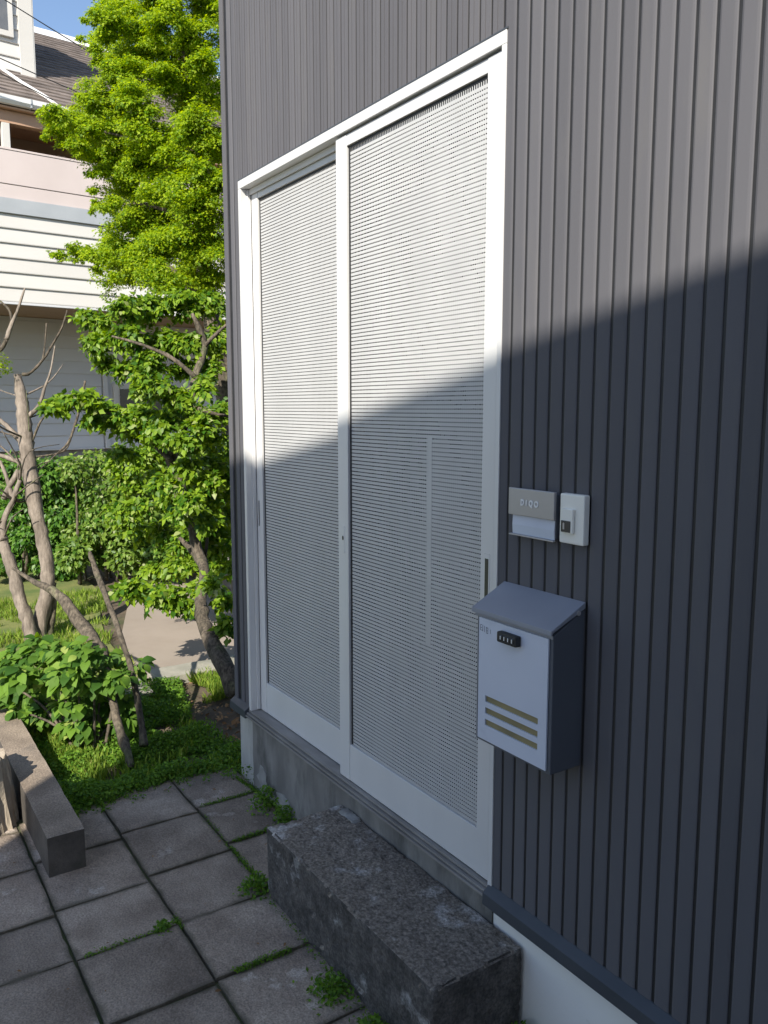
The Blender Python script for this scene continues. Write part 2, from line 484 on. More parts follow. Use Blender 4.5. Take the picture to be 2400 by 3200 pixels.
def edge_wear(m, c_wear, lo, hi):
    """pale worn arrises"""
    t = m.node_tree
    b = t.nodes['Principled BSDF']
    src = b.inputs['Base Color'].links[0].from_socket
    ge = t.nodes.new('ShaderNodeNewGeometry')
    n = t.nodes.new('ShaderNodeTexNoise')
    n.inputs['Scale'].default_value = 30
    n.inputs['Detail'].default_value = 5
    t.links.new(ge.outputs['Position'], n.inputs['Vector'])
    r = t.nodes.new('ShaderNodeMapRange')
    r.inputs['From Min'].default_value = lo
    r.inputs['From Max'].default_value = hi
    t.links.new(ge.outputs['Pointiness'], r.inputs['Value'])
    mu = t.nodes.new('ShaderNodeMath')
    mu.operation = 'MULTIPLY'
    t.links.new(r.outputs['Result'], mu.inputs[0])
    t.links.new(n.outputs['Fac'], mu.inputs[1])
    x = t.nodes.new('ShaderNodeMixRGB')
    t.links.new(mu.outputs[0], x.inputs['Fac'])
    t.links.new(src, x.inputs['Color1'])
    x.inputs['Color2'].default_value = (*c_wear, 1)
    t.links.new(x.outputs['Color'], b.inputs['Base Color'])
edge_wear(M_STONE, (0.5, 0.47, 0.44), 0.54, 0.66)
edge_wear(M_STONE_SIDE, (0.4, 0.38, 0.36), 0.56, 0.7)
edge_wear(M_CURB, (0.42, 0.37, 0.33), 0.55, 0.7)

G = -0.366      # level of the paving

# ---- measured positions: clusters (x, y, z, radius) and limbs (x, y, z, radius)
MAPLE = [(-5.4,0.4,4.38,0.04),(-5.16,0.28,4.13,0.03),(-5,0.36,4.02,0.05),(-5.29,0.47,4.05,0.06),(-5.6,0.39,3.87,0.05),(-5.81,0.39,3.85,0.04),(-5.55,0.06,3.66,0.04),(-5.95,0.19,3.73,0.05),(-5.91,0.15,3.59,0.03),(-5.85,0.29,3.54,0.05),(-5.23,0.24,3.3,0.04),(-5.29,0.36,3.19,0.05),(-4.95,0.27,2.98,0.04),(-5.37,0.4,2.97,0.05),(-4.81,0.22,2.79,0.03),(-5.4,0.06,2.56,0.03),(-5,0.09,2.55,0.03),(-5.31,0.2,2.52,0.03),(-4.89,0.26,2.39,0.04),(-4.62,0.32,2.31,0.05),(-5.29,0.54,4.33,0.05),(-5.36,0.47,4.43,0.04),(-5.38,0.67,4.54,0.15),(-4.99,0.43,4.24,0.12),(-5.43,0.48,4.41,0.06),(-5.05,0.67,4.27,0.2),(-4.69,0.8,4.22,0.19),(-4.91,1.08,4.27,0.18),(-5.13,1.28,4.55,0.16),(-5.17,0.48,4.2,0.09),(-5.44,0.84,4.28,0.21),(-5.33,1.12,4.24,0.21),(-4.43,0.99,3.86,0.14),(-4.96,0.58,3.94,0.15),(-4.88,0.8,3.85,0.17),(-5.05,1.12,3.87,0.18),(-5.29,0.56,3.92,0.1),(-5.4,0.52,3.81,0.14),(-4.75,0.55,3.58,0.19),(-5.15,0.35,3.67,0.09),(-5.16,0.08,3.54,0.1),(-5.73,0.32,3.65,0.15),(-5.74,0.17,3.61,0.07),(-5.15,0.35,3.49,0.16),(-5.62,0.71,3.63,0.24),(-4.71,0.68,3.38,0.19),(-4.44,0.88,3.39,0.21),(-4.71,1.11,3.39,0.15),(-5.61,0.32,3.5,0.09),(-5.75,0.6,3.49,0.18),(-5.14,0.68,3.3,0.2),(-4.58,0.82,3.19,0.19),(-5.38,0.48,3.24,0.09),(-4.34,0.95,3.06,0.14),(-5.49,0.71,3.24,0.17),(-4.83,0.75,3.05,0.17),(-4.47,0.87,2.94,0.19),(-4.85,0.37,2.86,0.1),(-5.45,0.74,3,0.19),(-5.38,0.99,2.99,0.22),(-4.48,0.97,2.77,0.17),(-5.59,0.81,2.91,0.14),(-5.55,0.57,2.69,0.11),(-5.12,0.21,2.55,0.08),(-4.91,0.01,2.47,0.05),(-4.87,0.26,2.48,0.11),(-5.06,0.5,2.56,0.16),(-4.72,0.6,2.54,0.19),(-4.57,0.8,2.6,0.19),(-4.53,1.01,2.57,0.17),(-5.44,0.72,2.48,0.15),(-4.47,0.61,2.32,0.17),(-5.23,1.12,2.49,0.22),(-4.66,1.08,2.33,0.15),(-5.49,0.92,4.79,0.21),(-5.11,1.06,4.73,0.23),(-5.42,1.46,5.01,0.22),(-4.87,0.83,4.75,0.19),(-4.8,1.11,4.86,0.2),(-4.85,1.38,4.42,0.2),(-4.74,1.49,4.17,0.2),(-4.59,1.3,3.74,0.2),(-4.42,1.44,3.44,0.2),(-4.28,1.16,3.04,0.19),(-4.52,1.53,2.92,0.2),(-4.9,1.47,2.6,0.19),(-5.24,1.56,4.91,0.19),(-4.51,1.6,3.88,0.18)]
MAPLE_BACK = [(-6.41,0.81,5.16,0.19),(-6.21,1.11,5.18,0.16),(-5.66,1.17,4.97,0.17),(-5.42,1.29,4.87,0.16),(-5.68,1.73,5.07,0.18),(-5.54,2.07,5.14,0.18),(-6.12,0.82,4.84,0.13),(-6.14,1.14,4.93,0.15),(-5.69,1.25,4.75,0.16),(-5.59,1.47,4.84,0.18),(-5.21,1.52,4.7,0.17),(-5.19,1.89,4.77,0.17),(-6.3,0.79,4.64,0.18),(-5.63,0.84,4.41,0.17),(-5.47,1.13,4.42,0.15),(-5.26,1.32,4.38,0.13),(-5.39,1.68,4.57,0.16),(-5.37,1.82,4.56,0.15),(-5.98,0.79,4.39,0.17),(-6.09,1.01,4.43,0.14),(-5.84,1.16,4.37,0.18),(-5.62,1.43,4.33,0.14),(-5.44,1.69,4.43,0.19),(-5.25,1.85,4.34,0.19),(-5.77,0.52,4.01,0.12),(-5.69,0.68,4.11,0.13),(-5.89,0.98,4.13,0.14),(-5.48,1.12,4.08,0.18),(-5.39,1.48,4.1,0.14),(-5.42,1.7,4.15,0.13),(-5.24,1.93,4.19,0.17),(-5.87,0.52,3.86,0.16),(-5.76,0.73,3.93,0.16),(-5.57,0.86,3.86,0.16),(-5.69,1.28,3.99,0.13),(-5.6,1.48,4.03,0.18),(-5.12,1.53,3.87,0.18),(-5.06,1.78,3.91,0.15),(-5.81,0.47,3.72,0.16),(-5.92,0.82,3.75,0.18),(-5.57,0.98,3.64,0.17),(-5.78,1.31,3.76,0.15),(-5.31,1.35,3.71,0.14),(-5.38,1.68,3.79,0.17),(-5.23,1.9,3.81,0.16),(-6.14,0.8,3.58,0.14),(-5.88,0.96,3.56,0.16),(-5.81,1.3,3.63,0.14),(-5.43,1.49,3.58,0.14),(-5,1.47,3.45,0.14),(-5.02,1.8,3.43,0.13),(-5.99,0.76,3.33,0.19),(-5.55,0.99,3.34,0.16),(-5.61,1.26,3.41,0.17),(-5.19,1.25,3.22,0.18),(-5.34,1.66,3.41,0.13),(-5.04,1.78,3.25,0.14),(-6.08,0.82,3.19,0.15),(-5.39,0.88,3.07,0.15),(-5.41,1.16,3.09,0.18),(-5.53,1.44,3.2,0.16),(-5.13,1.62,3.09,0.19),(-5.11,1.74,3.13,0.18),(-5.67,0.69,2.87,0.17),(-5.36,0.89,2.82,0.16),(-5.38,1.11,2.86,0.15),(-5.55,1.47,2.94,0.19),(-5.37,1.65,3,0.17),(-4.92,1.8,2.86,0.17),(-5.88,0.7,2.73,0.18),(-5.83,0.9,2.68,0.19),(-5.61,1.26,2.78,0.14),(-5.03,1.29,2.66,0.14),(-5,1.46,2.64,0.13),(-5.29,1.91,2.72,0.18),(-5.65,0.56,2.42,0.15),(-5.77,0.93,2.51,0.15),(-5.5,1.19,2.54,0.17),(-5.55,1.37,2.51,0.19),(-4.89,1.5,2.5,0.16),(-5.22,1.95,2.57,0.16)]
PINE_FRONT = [(-3.44,0.15,1.44,0.07),(-3.24,0.17,1.46,0.08),(-3.3,0.28,1.42,0.08),(-3.25,0.06,1.5,0.06),(-3.24,0.34,1,0.09),(-3.2,0.18,0.91,0.1),(-3.21,0.26,0.71,0.08),(-3.13,0.39,0.66,0.08),(-3,0.28,0.8,0.08),(-3.16,0.45,0.9,0.08),(-3.1,0.25,1.16,0.08),(-3.07,0.34,1.24,0.09),(-3.22,0.28,1.39,0.08),(-3.1,0.4,1.48,0.08)]
PINE_TOP = [(-4.34,0.1,1.97,0.11),(-3.96,0.17,2,0.12),(-4.12,0.42,2.04,0.15),(-4.09,0.61,2.07,0.15),(-4.11,0.81,2.06,0.15),(-4.15,0.07,1.8,0.1),(-3.98,0.21,1.82,0.12),(-4.03,0.45,1.81,0.15),(-3.95,0.65,1.82,0.15),(-4.02,0.84,1.85,0.13),(-4.22,0.13,1.65,0.08),(-4.05,0.22,1.61,0.11),(-3.87,0.34,1.65,0.12),(-4.02,0.57,1.62,0.1),(-3.86,0.72,1.62,0.1)]
PINE_MID = [(-3.77,-0.36,1.35,0.04),(-3.86,-0.25,1.36,0.09),(-3.7,-0.15,1.39,0.1),(-3.82,0.02,1.32,0.12),(-3.64,0.15,1.29,0.13),(-3.41,0.26,1.29,0.12),(-3.54,0.48,1.33,0.12),(-3.52,0.65,1.31,0.1),(-3.76,-0.08,1.25,0.09),(-3.94,0.17,1.19,0.12),(-3.4,0.18,1.18,0.09),(-3.18,0.47,1.19,0.09)]
PINE_LOW = [(-3.8,0.56,0.85,0.14),(-3.65,0.64,0.96,0.1),(-3.88,0.5,0.8,0.1),(-3.88,0.71,0.74,0.12),(-3.63,0.49,0.52,0.1),(-3.74,0.71,0.44,0.09),(-3.66,0.59,0.38,0.08),(-3.68,0.41,0.43,0.08)]
PINE_SKIRT = [(-3.34,-0.05,0.26,0.08),(-3.53,0.1,0.17,0.09),(-3.14,0.1,0.2,0.09),(-3.12,0.19,0.17,0.07),(-3.09,0.27,0.13,0.06),(-3.16,0.35,0.25,0.08),(-2.84,0.31,0.31,0.07),(-3.06,0.49,0.15,0.07),(-2.75,0.38,0.09,0.07)]
HEDGE_L = [(-7.55,-0.45,0.64,0.15),(-7.55,-0.42,0.39,0.17),(-7.67,-0.48,0.24,0.19),(-7.66,-0.52,-0.01,0.2),(-7.64,-0.51,-0.27,0.16),(-7.15,-0.28,0.73,0.16),(-7.38,-0.29,0.48,0.15),(-7.71,-0.34,0.16,0.15),(-7.44,-0.39,-0.04,0.19),(-7.71,-0.32,-0.22,0.21),(-7.44,-0.08,0.64,0.18),(-7.45,-0.12,0.38,0.18),(-7.56,-0.17,0.26,0.19),(-7.71,-0.08,-0.07,0.2),(-6.98,-0.25,-0.14,0.16),(-7.05,-0,0.71,0.19),(-7.02,-0.05,0.51,0.19),(-7.06,-0.02,0.27,0.2),(-6.87,-0.01,0.09,0.15),(-7.59,0.05,-0.29,0.18),(-6.94,0.18,0.66,0.19),(-7.18,0.18,0.43,0.15),(-7.48,0.2,0.24,0.16),(-7.1,0.21,0.02,0.18),(-6.94,0.13,-0.15,0.15),(-6.97,0.33,0.68,0.17),(-7.03,0.36,0.52,0.19),(-6.9,0.36,0.3,0.18),(-7.02,0.33,0.05,0.18),(-6.94,0.33,-0.2,0.2)]
HEDGE_M = [(-6.51,0.4,0.76,0.14),(-7.04,0.55,0.45,0.19),(-7.08,0.57,0.3,0.2),(-6.76,0.49,0.1,0.19),(-6.44,0.34,-0.05,0.18),(-7.01,0.71,0.75,0.18),(-6.54,0.66,0.51,0.15),(-6.56,0.6,0.28,0.16),(-6.46,0.56,0.16,0.16),(-6.86,0.75,-0.13,0.18),(-6.67,0.93,0.69,0.17),(-6.4,0.81,0.57,0.17),(-6.44,0.76,0.27,0.19),(-6.43,0.81,0.1,0.19),(-6.36,0.81,-0.1,0.17),(-6.61,1.01,0.76,0.19),(-6.78,1.04,0.47,0.16),(-6.08,0.9,0.31,0.19),(-6.64,1.03,0.06,0.17),(-6.59,1.04,-0.21,0.16),(-6.17,1.1,0.79,0.16),(-6.63,1.29,0.42,0.21),(-6.59,1.18,0.27,0.2),(-6.43,1.18,0.08,0.19),(-5.97,1.07,-0.04,0.17)]
HEDGE_R = [(-6.62,1.42,0.74,0.18),(-6.82,1.5,0.41,0.18),(-6.64,1.42,0.22,0.17),(-6.24,1.26,0.02,0.16),(-6.76,1.44,-0.24,0.16),(-6.43,1.66,0.75,0.15),(-6.24,1.6,0.49,0.2),(-6.32,1.61,0.23,0.15),(-6.14,1.51,0.12,0.15),(-6.29,1.58,-0.16,0.2),(-6.03,1.67,0.69,0.18),(-6.71,2.01,0.43,0.21),(-6.06,1.71,0.27,0.18),(-6.21,1.71,0.02,0.16),(-6.16,1.69,-0.19,0.17),(-6.28,1.95,0.74,0.2),(-6.11,1.96,0.44,0.19),(-6.52,2.1,0.26,0.21),(-5.98,1.84,0.04,0.16),(-6.54,2.12,-0.23,0.22),(-6.08,2.15,0.7,0.19),(-6.52,2.28,0.43,0.17),(-6.02,2.06,0.29,0.16),(-5.81,1.97,0.12,0.15),(-6.32,2.19,-0.31,0.2)]
PINE_FILL = [(-4.14,0.18,1.04,0.09),(-4.58,0.47,1.02,0.1),(-4.61,0.66,1.02,0.12),(-3.95,0.58,1.08,0.09),(-3.92,0.78,1.09,0.08),(-4.1,0.91,1.01,0.12),(-4.81,0.31,0.9,0.09),(-4.67,0.49,0.88,0.12),(-4.27,0.48,0.87,0.1),(-4.21,0.7,0.87,0.12),(-4.35,0.89,0.87,0.11),(-3.73,0.78,0.93,0.11),(-4.81,0.39,0.77,0.12),(-4.69,0.45,0.77,0.09),(-4,0.45,0.74,0.1),(-4.28,0.67,0.75,0.12),(-4.26,0.89,0.79,0.09),(-4.08,1.01,0.75,0.11),(-4.02,0.14,0.65,0.1),(-3.94,0.25,0.69,0.08),(-3.97,0.47,0.69,0.1),(-3.79,0.55,0.68,0.08),(-4.05,0.76,0.63,0.1),(-4.17,0.98,0.54,0.09),(-4.45,0.28,0.51,0.12),(-4.69,0.44,0.39,0.09),(-4.22,0.48,0.45,0.11),(-4.07,0.64,0.51,0.1),(-3.72,0.65,0.56,0.11),(-4.34,1.05,0.44,0.1),(-4.36,0.54,0.35,0.09),(-4.55,0.74,0.28,0.12),(-4.38,0.9,0.21,0.12),(-3.6,0.73,0.4,0.08),(-4.3,0.47,0.15,0.11),(-4.11,0.58,0.2,0.11),(-4.2,0.87,0.18,0.09),(-3.53,0.74,0.26,0.09)]
BUSH = [(-2.83,-0.75,0.07,0.07),(-2.75,-0.66,0.11,0.08),(-2.58,-0.58,0.12,0.08),(-2.4,-0.51,0.15,0.07),(-2.59,-0.38,0.05,0.06),(-2.54,-0.8,0.06,0.07),(-2.6,-0.67,0.02,0.08),(-2.39,-0.6,0.06,0.09),(-2.44,-0.47,0,0.08),(-2.36,-0.38,0.01,0.06),(-2.48,-0.26,0.02,0.05),(-2.85,-0.81,-0.13,0.06),(-2.79,-0.69,-0.15,0.07),(-2.51,-0.52,-0.12,0.08),(-2.6,-0.38,-0.18,0.08),(-2.51,-0.31,-0.16,0.06),(-2.74,-0.78,-0.19,0.05),(-2.64,-0.45,-0.28,0.08),(-2.66,-0.34,-0.33,0.07),(-2.41,-0.33,-0.23,0.05),(-2.7,-0.42,-0.41,0.06),(-2.52,-0.42,-0.42,0.04),(-2.56,-0.6,-0.14,0.05),(-2.78,-0.82,0.04,0.06),(-2.74,-0.68,-0.22,0.05),(-2.47,-0.55,-0.24,0.07),(-2.8,-0.57,-0.31,0.06),(-2.43,-0.47,-0.37,0.06),(-2.49,-0.36,-0.37,0.06),(-2.7,-0.5,-0.41,0.06),(-2.59,-0.38,-0.52,0.04),(-2.84,-0.79,-0.1,0.07),(-2.89,-0.83,-0.06,0.07)]
BARE_RIGHT = [(-4.749,-0.324,-0.405,0.079),(-4.756,-0.302,-0.263,0.0742),(-4.753,-0.258,-0.096,0.0718),(-4.76,-0.225,0.094,0.0694),(-4.793,-0.232,0.284,0.067),(-4.837,-0.254,0.474,0.0647),(-4.879,-0.273,0.664,0.0718),(-4.91,-0.281,0.83,0.079),(-4.936,-0.287,0.972,0.067),(-4.959,-0.289,1.115,0.0742),(-4.982,-0.291,1.257,0.0694),(-5.013,-0.299,1.424,0.0551),(-5.046,-0.311,1.59,0.0311)]
BARE_LEFT = [(-4.668,-0.377,-0.377,0.0659),(-4.704,-0.393,-0.213,0.0636),(-4.752,-0.429,-0.05,0.0612),(-4.793,-0.453,0.114,0.0589),(-4.831,-0.478,0.254,0.0565),(-4.867,-0.506,0.371,0.0495),(-4.877,-0.488,0.511,0.0283),(-4.858,-0.421,0.675,0.0236),(-4.844,-0.368,0.815,0.0212)]
BARE_DARK = [(-4.764,-0.253,-0.396,0.0362),(-4.766,-0.222,-0.252,0.0314),(-4.77,-0.196,-0.108,0.0266),(-4.783,-0.182,0.035,0.0169)]
BARE_LEFTFORK = [(-4.867,-0.506,0.371,0.0471),(-4.906,-0.542,0.464,0.0424),(-4.952,-0.585,0.581,0.0353)]
STEM_THIN = [(-2.215,-0.308,-0.302,0.0204),(-2.279,-0.296,-0.228,0.0175),(-2.356,-0.292,-0.104,0.0161),(-2.436,-0.292,0.024,0.0147),(-2.521,-0.304,0.139,0.0132),(-2.677,-0.32,0.295,0.0143),(-2.827,-0.334,0.424,0.0173),(-2.914,-0.349,0.535,0.014),(-2.932,-0.35,0.565,0.0044)]
STEM_DARK = [(-2.14,-0.393,-0.367,0.023),(-2.212,-0.394,-0.297,0.0217),(-2.355,-0.4,-0.181,0.0223),(-2.498,-0.398,-0.024,0.0212),(-2.632,-0.39,0.092,0.0334),(-2.796,-0.435,0.181,0.0342),(-2.902,-0.481,0.279,0.0294),(-3.011,-0.537,0.353,0.0227),(-3.121,-0.604,0.386,0.0141),(-3.251,-0.694,0.455,0.0089)]
NIWAKI_TRUNK = [(-2.481,0.307,-0.244,0.0554),(-2.634,0.288,-0.116,0.0511),(-2.836,0.285,0.005,0.0471),(-2.966,0.292,0.091,0.0423),(-3.076,0.334,0.202,0.0373),(-3.176,0.397,0.338,0.034),(-3.304,0.406,0.42,0.0347),(-3.345,0.385,0.602,0.0347),(-3.427,0.375,0.697,0.0309),(-3.518,0.371,0.877,0.0291),(-3.56,0.336,1,0.0312),(-3.553,0.369,1.104,0.0312),(-3.588,0.432,1.206,0.0294),(-3.631,0.492,1.351,0.0276),(-3.725,0.577,1.544,0.0259),(-3.809,0.684,1.766,0.022),(-3.881,0.626,1.984,0.0132)]
MAPLE_TRUNK = [(-4.417,1.239,-0.551,0.1184),(-4.529,1.25,0.232,0.1131),(-4.649,1.25,1.015,0.1052),(-4.761,1.214,1.589,0.0921),(-4.869,1.159,2.058,0.0736),(-4.94,1.143,2.45,0.0605),(-4.981,1.202,2.971,0.0526),(-5.086,1.176,3.545,0.0421),(-5.208,1.131,4.145,0.0316),(-5.293,1.124,4.667,0.021)]
BARE_TWIGS = [[(-4.941,-0.278,1.044,0.0311),(-4.988,-0.333,1.115,0.0239),(-5.051,-0.406,1.21,0.0192),(-5.127,-0.499,1.305,0.0168)],
 [(-4.938,-0.291,0.972,0.0239),(-4.983,-0.364,0.949,0.0192),(-5.04,-0.442,0.984,0.0168),(-5.107,-0.541,0.996,0.0144)],
 [(-4.968,-0.265,1.281,0.0216),(-4.934,-0.196,1.352,0.0156),(-4.922,-0.146,1.495,0.0108),(-4.911,-0.102,1.614,0.0072),(-4.913,-0.061,1.804,0.0048)],
 [(-5.025,-0.279,1.59,0.0156),(-4.993,-0.229,1.602,0.012),(-4.952,-0.144,1.699,0.0096),(-4.924,-0.074,1.816,0.0084),(-4.898,-0.005,1.946,0.0072),(-4.891,0.033,2.065,0.006)],
 [(-4.952,-0.144,1.699,0.0084),(-4.955,-0.125,1.804,0.006),(-4.965,-0.101,1.97,0.0072)],
 [(-4.932,-0.255,1.091,0.0108),(-4.914,-0.195,1.234,0.0084),(-4.889,-0.14,1.305,0.006),(-4.883,-0.115,1.376,0.0036)],
 [(-4.811,-0.088,1.02,0.006),(-4.78,-0.025,1.091,0.0096),(-4.765,0.037,1.258,0.0096),(-4.76,0.077,1.4,0.0084),(-4.761,0.109,1.543,0.0096)],
 [(-5.119,-0.361,1.851,0.0192),(-5.108,-0.317,1.97,0.0168),(-5.096,-0.276,2.065,0.012),(-5.083,-0.218,2.231,0.006)],
 [(-5.108,-0.317,1.97,0.012),(-5.129,-0.326,2.065,0.0096),(-5.176,-0.381,2.136,0.0072)],
 [(-5.119,-0.361,1.851,0.0168),(-5.131,-0.396,1.78,0.0168),(-5.159,-0.449,1.732,0.0144)],
 [(-4.962,-0.349,0.877,0.0216),(-4.989,-0.418,0.759,0.0216),(-5.006,-0.464,0.664,0.0192)],
 [(-4.966,-0.404,0.664,0.0216),(-5.01,-0.433,0.83,0.0144),(-5.049,-0.464,0.949,0.012)]]
NIWAKI_LIMBS = [[(-3.511,0.319,1.004,0.0185),(-3.557,0.264,1.065,0.0144),(-3.578,0.24,1.096,0.0093)],
 [(-3.491,0.397,1.208,0.0165),(-3.577,0.276,1.249,0.0124),(-3.659,0.158,1.269,0.0103),(-3.777,-0.011,1.31,0.0082),(-3.905,-0.198,1.341,0.0052)],
 [(-3.393,0.402,0.595,0.0268),(-3.433,0.366,0.697,0.0247),(-3.468,0.333,0.779,0.0144),(-3.478,0.322,0.799,0.0052)],
 [(-3.347,0.421,0.37,0.0227),(-3.389,0.375,0.452,0.0185),(-3.43,0.328,0.513,0.0124)],
 [(-3.326,0.457,0.39,0.0124),(-3.328,0.473,0.472,0.0103),(-3.33,0.479,0.513,0.0082)],
 [(-3.3,0.42,0.063,0.0206),(-3.386,0.299,0.104,0.0144),(-3.481,0.164,0.135,0.0103),(-3.566,0.047,0.186,0.0062)],
 [(-3.482,0.486,1.535,0.0165),(-3.575,0.374,1.658,0.0124),(-3.686,0.225,1.74,0.0103),(-3.806,0.058,1.801,0.0062)],
 [(-3.47,0.551,1.74,0.0144),(-3.424,0.645,1.842,0.0103),(-3.376,0.736,1.924,0.0082)],
 [(-3.474,0.455,1.351,0.0144),(-3.401,0.556,1.31,0.0124),(-3.342,0.64,1.29,0.0082)]]
MAPLE_LIMBS = [[(-4.891,1.158,2.189,0.0395),(-5.054,0.966,2.423,0.0263),(-5.215,0.757,2.58,0.0171),(-5.407,0.474,2.606,0.0105),(-5.595,0.188,2.593,0.0053)],
 [(-4.958,1.17,2.684,0.0342),(-5.104,0.999,2.893,0.021),(-5.26,0.787,2.997,0.0132),(-5.405,0.568,2.997,0.0066)],
 [(-5.021,1.196,3.206,0.0289),(-5.183,0.988,3.363,0.0184),(-5.374,0.736,3.519,0.0118),(-5.588,0.436,3.623,0.0079),(-5.753,0.199,3.675,0.0039)],
 [(-5.143,1.151,3.806,0.0263),(-5.302,0.941,3.936,0.0158),(-5.487,0.685,4.041,0.0092)],
 [(-5.208,1.131,4.145,0.021),(-5.387,0.902,4.328,0.0132),(-5.605,0.605,4.458,0.0066),(-5.683,0.499,4.51,0.0039)],
 [(-4.981,1.202,2.971,0.0263),(-4.934,1.328,3.206,0.0184),(-4.871,1.476,3.441,0.0118)]]
# ------------------------------------------------------------------ the setting
def sheet(name, pts, z, mat, kind='structure'):
    me = bpy.data.meshes.new(name)
    me.from_pydata([(x, y, z) for x, y in pts], [], [tuple(range(len(pts)))])
    o = link_mesh(name, me, mat)
    o['kind'] = kind
    return o

sheet('ground', [(-90, -90), (90, -90), (90, 90), (-90, 90)], G - 0.03, M_SOIL)
sheet('lawn', [(-3.0, -0.74), (-3.15, -0.1), (-3.6, 0.05), (-4.6, 0.12), (-6.3, 0.5), (-9.4, 0.6), (-9.4, -6), (-3, -6)], G - 0.012, M_LAWN)
path_edge = [(-3.42, -0.02), (-3.30, 0.6), (-3.22, 1.2), (-3.1, 4.5), (-6.5, 4.5), (-6.55, 2.4), (-6.4, 1.2), (-6.0, 0.85), (-5.3, 0.5), (-4.6, 0.26), (-3.9, 0.06)]
sheet('garden_path', path_edge, G - 0.004, M_PATH)
yard = sheet('paved_yard', [(-1.93, 0.03), (-1.93, -0.93), (-2.5, -0.95), (-2.5, -3.3), (3.2, -3.3), (3.2, 0.03)], G - 0.014, M_JOINT)

def tile_mesh(lx, ly, seed):
    """a worn paving stone: uneven top, slightly ragged rim"""
    r = random.Random(seed)
    n = 7
    bm = bmesh.new()
    top = []
    for i in range(n):
        row = []
        for j in range(n):
            x, y = lx * (i / (n - 1) - 0.5), ly * (j / (n - 1) - 0.5)
            q = Vector((x * 6 + seed * 3.7, y * 6, seed * 1.3))
            if i in (0, n - 1):
                x += 0.0045 * mnoise.noise(q * 3) - 0.0025 * math.copysign(1, x)
            if j in (0, n - 1):
                y += 0.0045 * mnoise.noise(q * 3 + Vector((5, 5, 0))) - 0.0025 * math.copysign(1, y)
            z = 0.0022 * mnoise.noise(q)
            if i in (0, n - 1) or j in (0, n - 1):
                z -= 0.003 + 0.004 * max(0, mnoise.noise(q * 2.3))
            row.append(bm.verts.new((x, y, z)))
        top.append(row)
    for i in range(n - 1):
        for j in range(n - 1):
            bm.faces.new((top[i][j], top[i + 1][j], top[i + 1][j + 1], top[i][j + 1]))
    rim = [top[i][0] for i in range(n)] + [top[n - 1][j] for j in range(1, n)] + [top[i][n - 1] for i in range(n - 2, -1, -1)] + [top[0][j] for j in range(n - 2, 0, -1)]
    low = [bm.verts.new((v.co.x, v.co.y, -0.035)) for v in rim]
    for k in range(len(rim)):
        k2 = (k + 1) % len(rim)
        bm.faces.new((rim[k], low[k], low[k2], rim[k2]))
    bmesh.ops.recalc_face_normals(bm, faces=bm.faces)
    me = bpy.data.meshes.new('paving_tile')
    bm.to_mesh(me)
    bm.free()
    me.polygons.foreach_set('use_smooth', [True] * len(me.polygons))
    me.set_sharp_from_angle(angle=math.radians(50))
    return me

ys = [0.018, -0.28, -0.613, -0.945, -1.28, -1.615, -1.95, -2.285, -2.62, -2.955]
row_x = [[-1.93, -1.59, -1.25, -0.91, -0.57, -0.23, 0.11], [-1.915, -1.555, -1.20, -0.86, -0.538, -0.20, 0.14], [-1.87, -1.515, -1.165, -0.86, -0.53, -0.19, 0.15], [-1.815, -1.475, -1.14, -0.866, -0.53, -0.19, 0.15]]
tile_i = 0
for r_ in range(len(ys) - 1):
    y1, y0 = ys[r_], ys[r_ + 1]
    xs_ = list(row_x[min(r_, 3)])
    if r_ >= 3:
        xs_ = [xs_[0] - 0.68, xs_[0] - 0.34] + xs_
    while xs_[-1] < 2.8:
        xs_.append(xs_[-1] + 0.342)
    for xa, x1 in zip(xs_[:-1], xs_[1:]):
        me = tile_mesh(x1 - xa - 0.0055, y1 - y0 - 0.0055, tile_i + 1)
        o = link_mesh('paving_tile', me, M_TILE, yard)
        o.location = ((xa + x1) / 2, (y0 + y1) / 2, G + 0.001 + 0.003 * math.sin(tile_i * 2.3))
        o.rotation_euler = (0.008 * math.sin(tile_i * 1.7), 0.008 * math.sin(tile_i * 3.1), 0.006 * math.sin(tile_i * 5.1))
        tile_i += 1

# ------------------------------------------------------------------ the house with the ribbed steel wall
house = thing('steel_clad_house', 'dark grey house clad in vertical ribbed steel, with a pale sliding entrance', 'house', (-1.8, 0.02, G))
XL, XR, ZT = -1.80, 3.6, 5.3
part('wall', M_SIDING, house, XL + 0.004, XR, 0.075, 4.5, 0.0, ZT - 0.01)
RIB = 0.0467
def rib_prof():
    return [(0.0078, 0.0070), (0.0080, 0.0054), (0.0125, 0.0036), (0.0395, 0.0036), (0.0445, 0.0044), (RIB, 0.0056), (RIB, 0.0070)]
def fine_rib_prof():
    return [(0.0078, 0.0068), (0.0078, 0.0040), (0.0084, 0.0036), (0.0248, 0.0036), (0.0248, 0.0058), (0.0282, 0.0058), (0.0282, 0.0036), (0.0462, 0.0036), (RIB, 0.0040), (RIB, 0.0070)]
rib_meshes = {}
def rib(x, z0, z1):
    key = (round(z0, 3), round(z1, 3))
    if key not in rib_meshes:
        rib_meshes[key] = MB().prism_z(fine_rib_prof() if z0 > 1 else rib_prof(), z0, z1).mesh('siding_panel')
    o = link_mesh('siding_panel', rib_meshes[key], M_SIDING, house)
    o.location.x = x
    return o
k = 0
x = 0.0296 - 0.0467
while x < XR - 0.05:
    if x > -0.02 + 0.001:
        rib(x, 0.004, ZT)
    else:
        rib(x, 2.276, ZT)
    x += RIB
x = 0.0296 - 2 * RIB
while x > XL + 0.035:
    if x + RIB < -1.645:
        rib(x, 0.012, ZT)
    else:
        rib(x, 2.276, ZT)
    x -= RIB
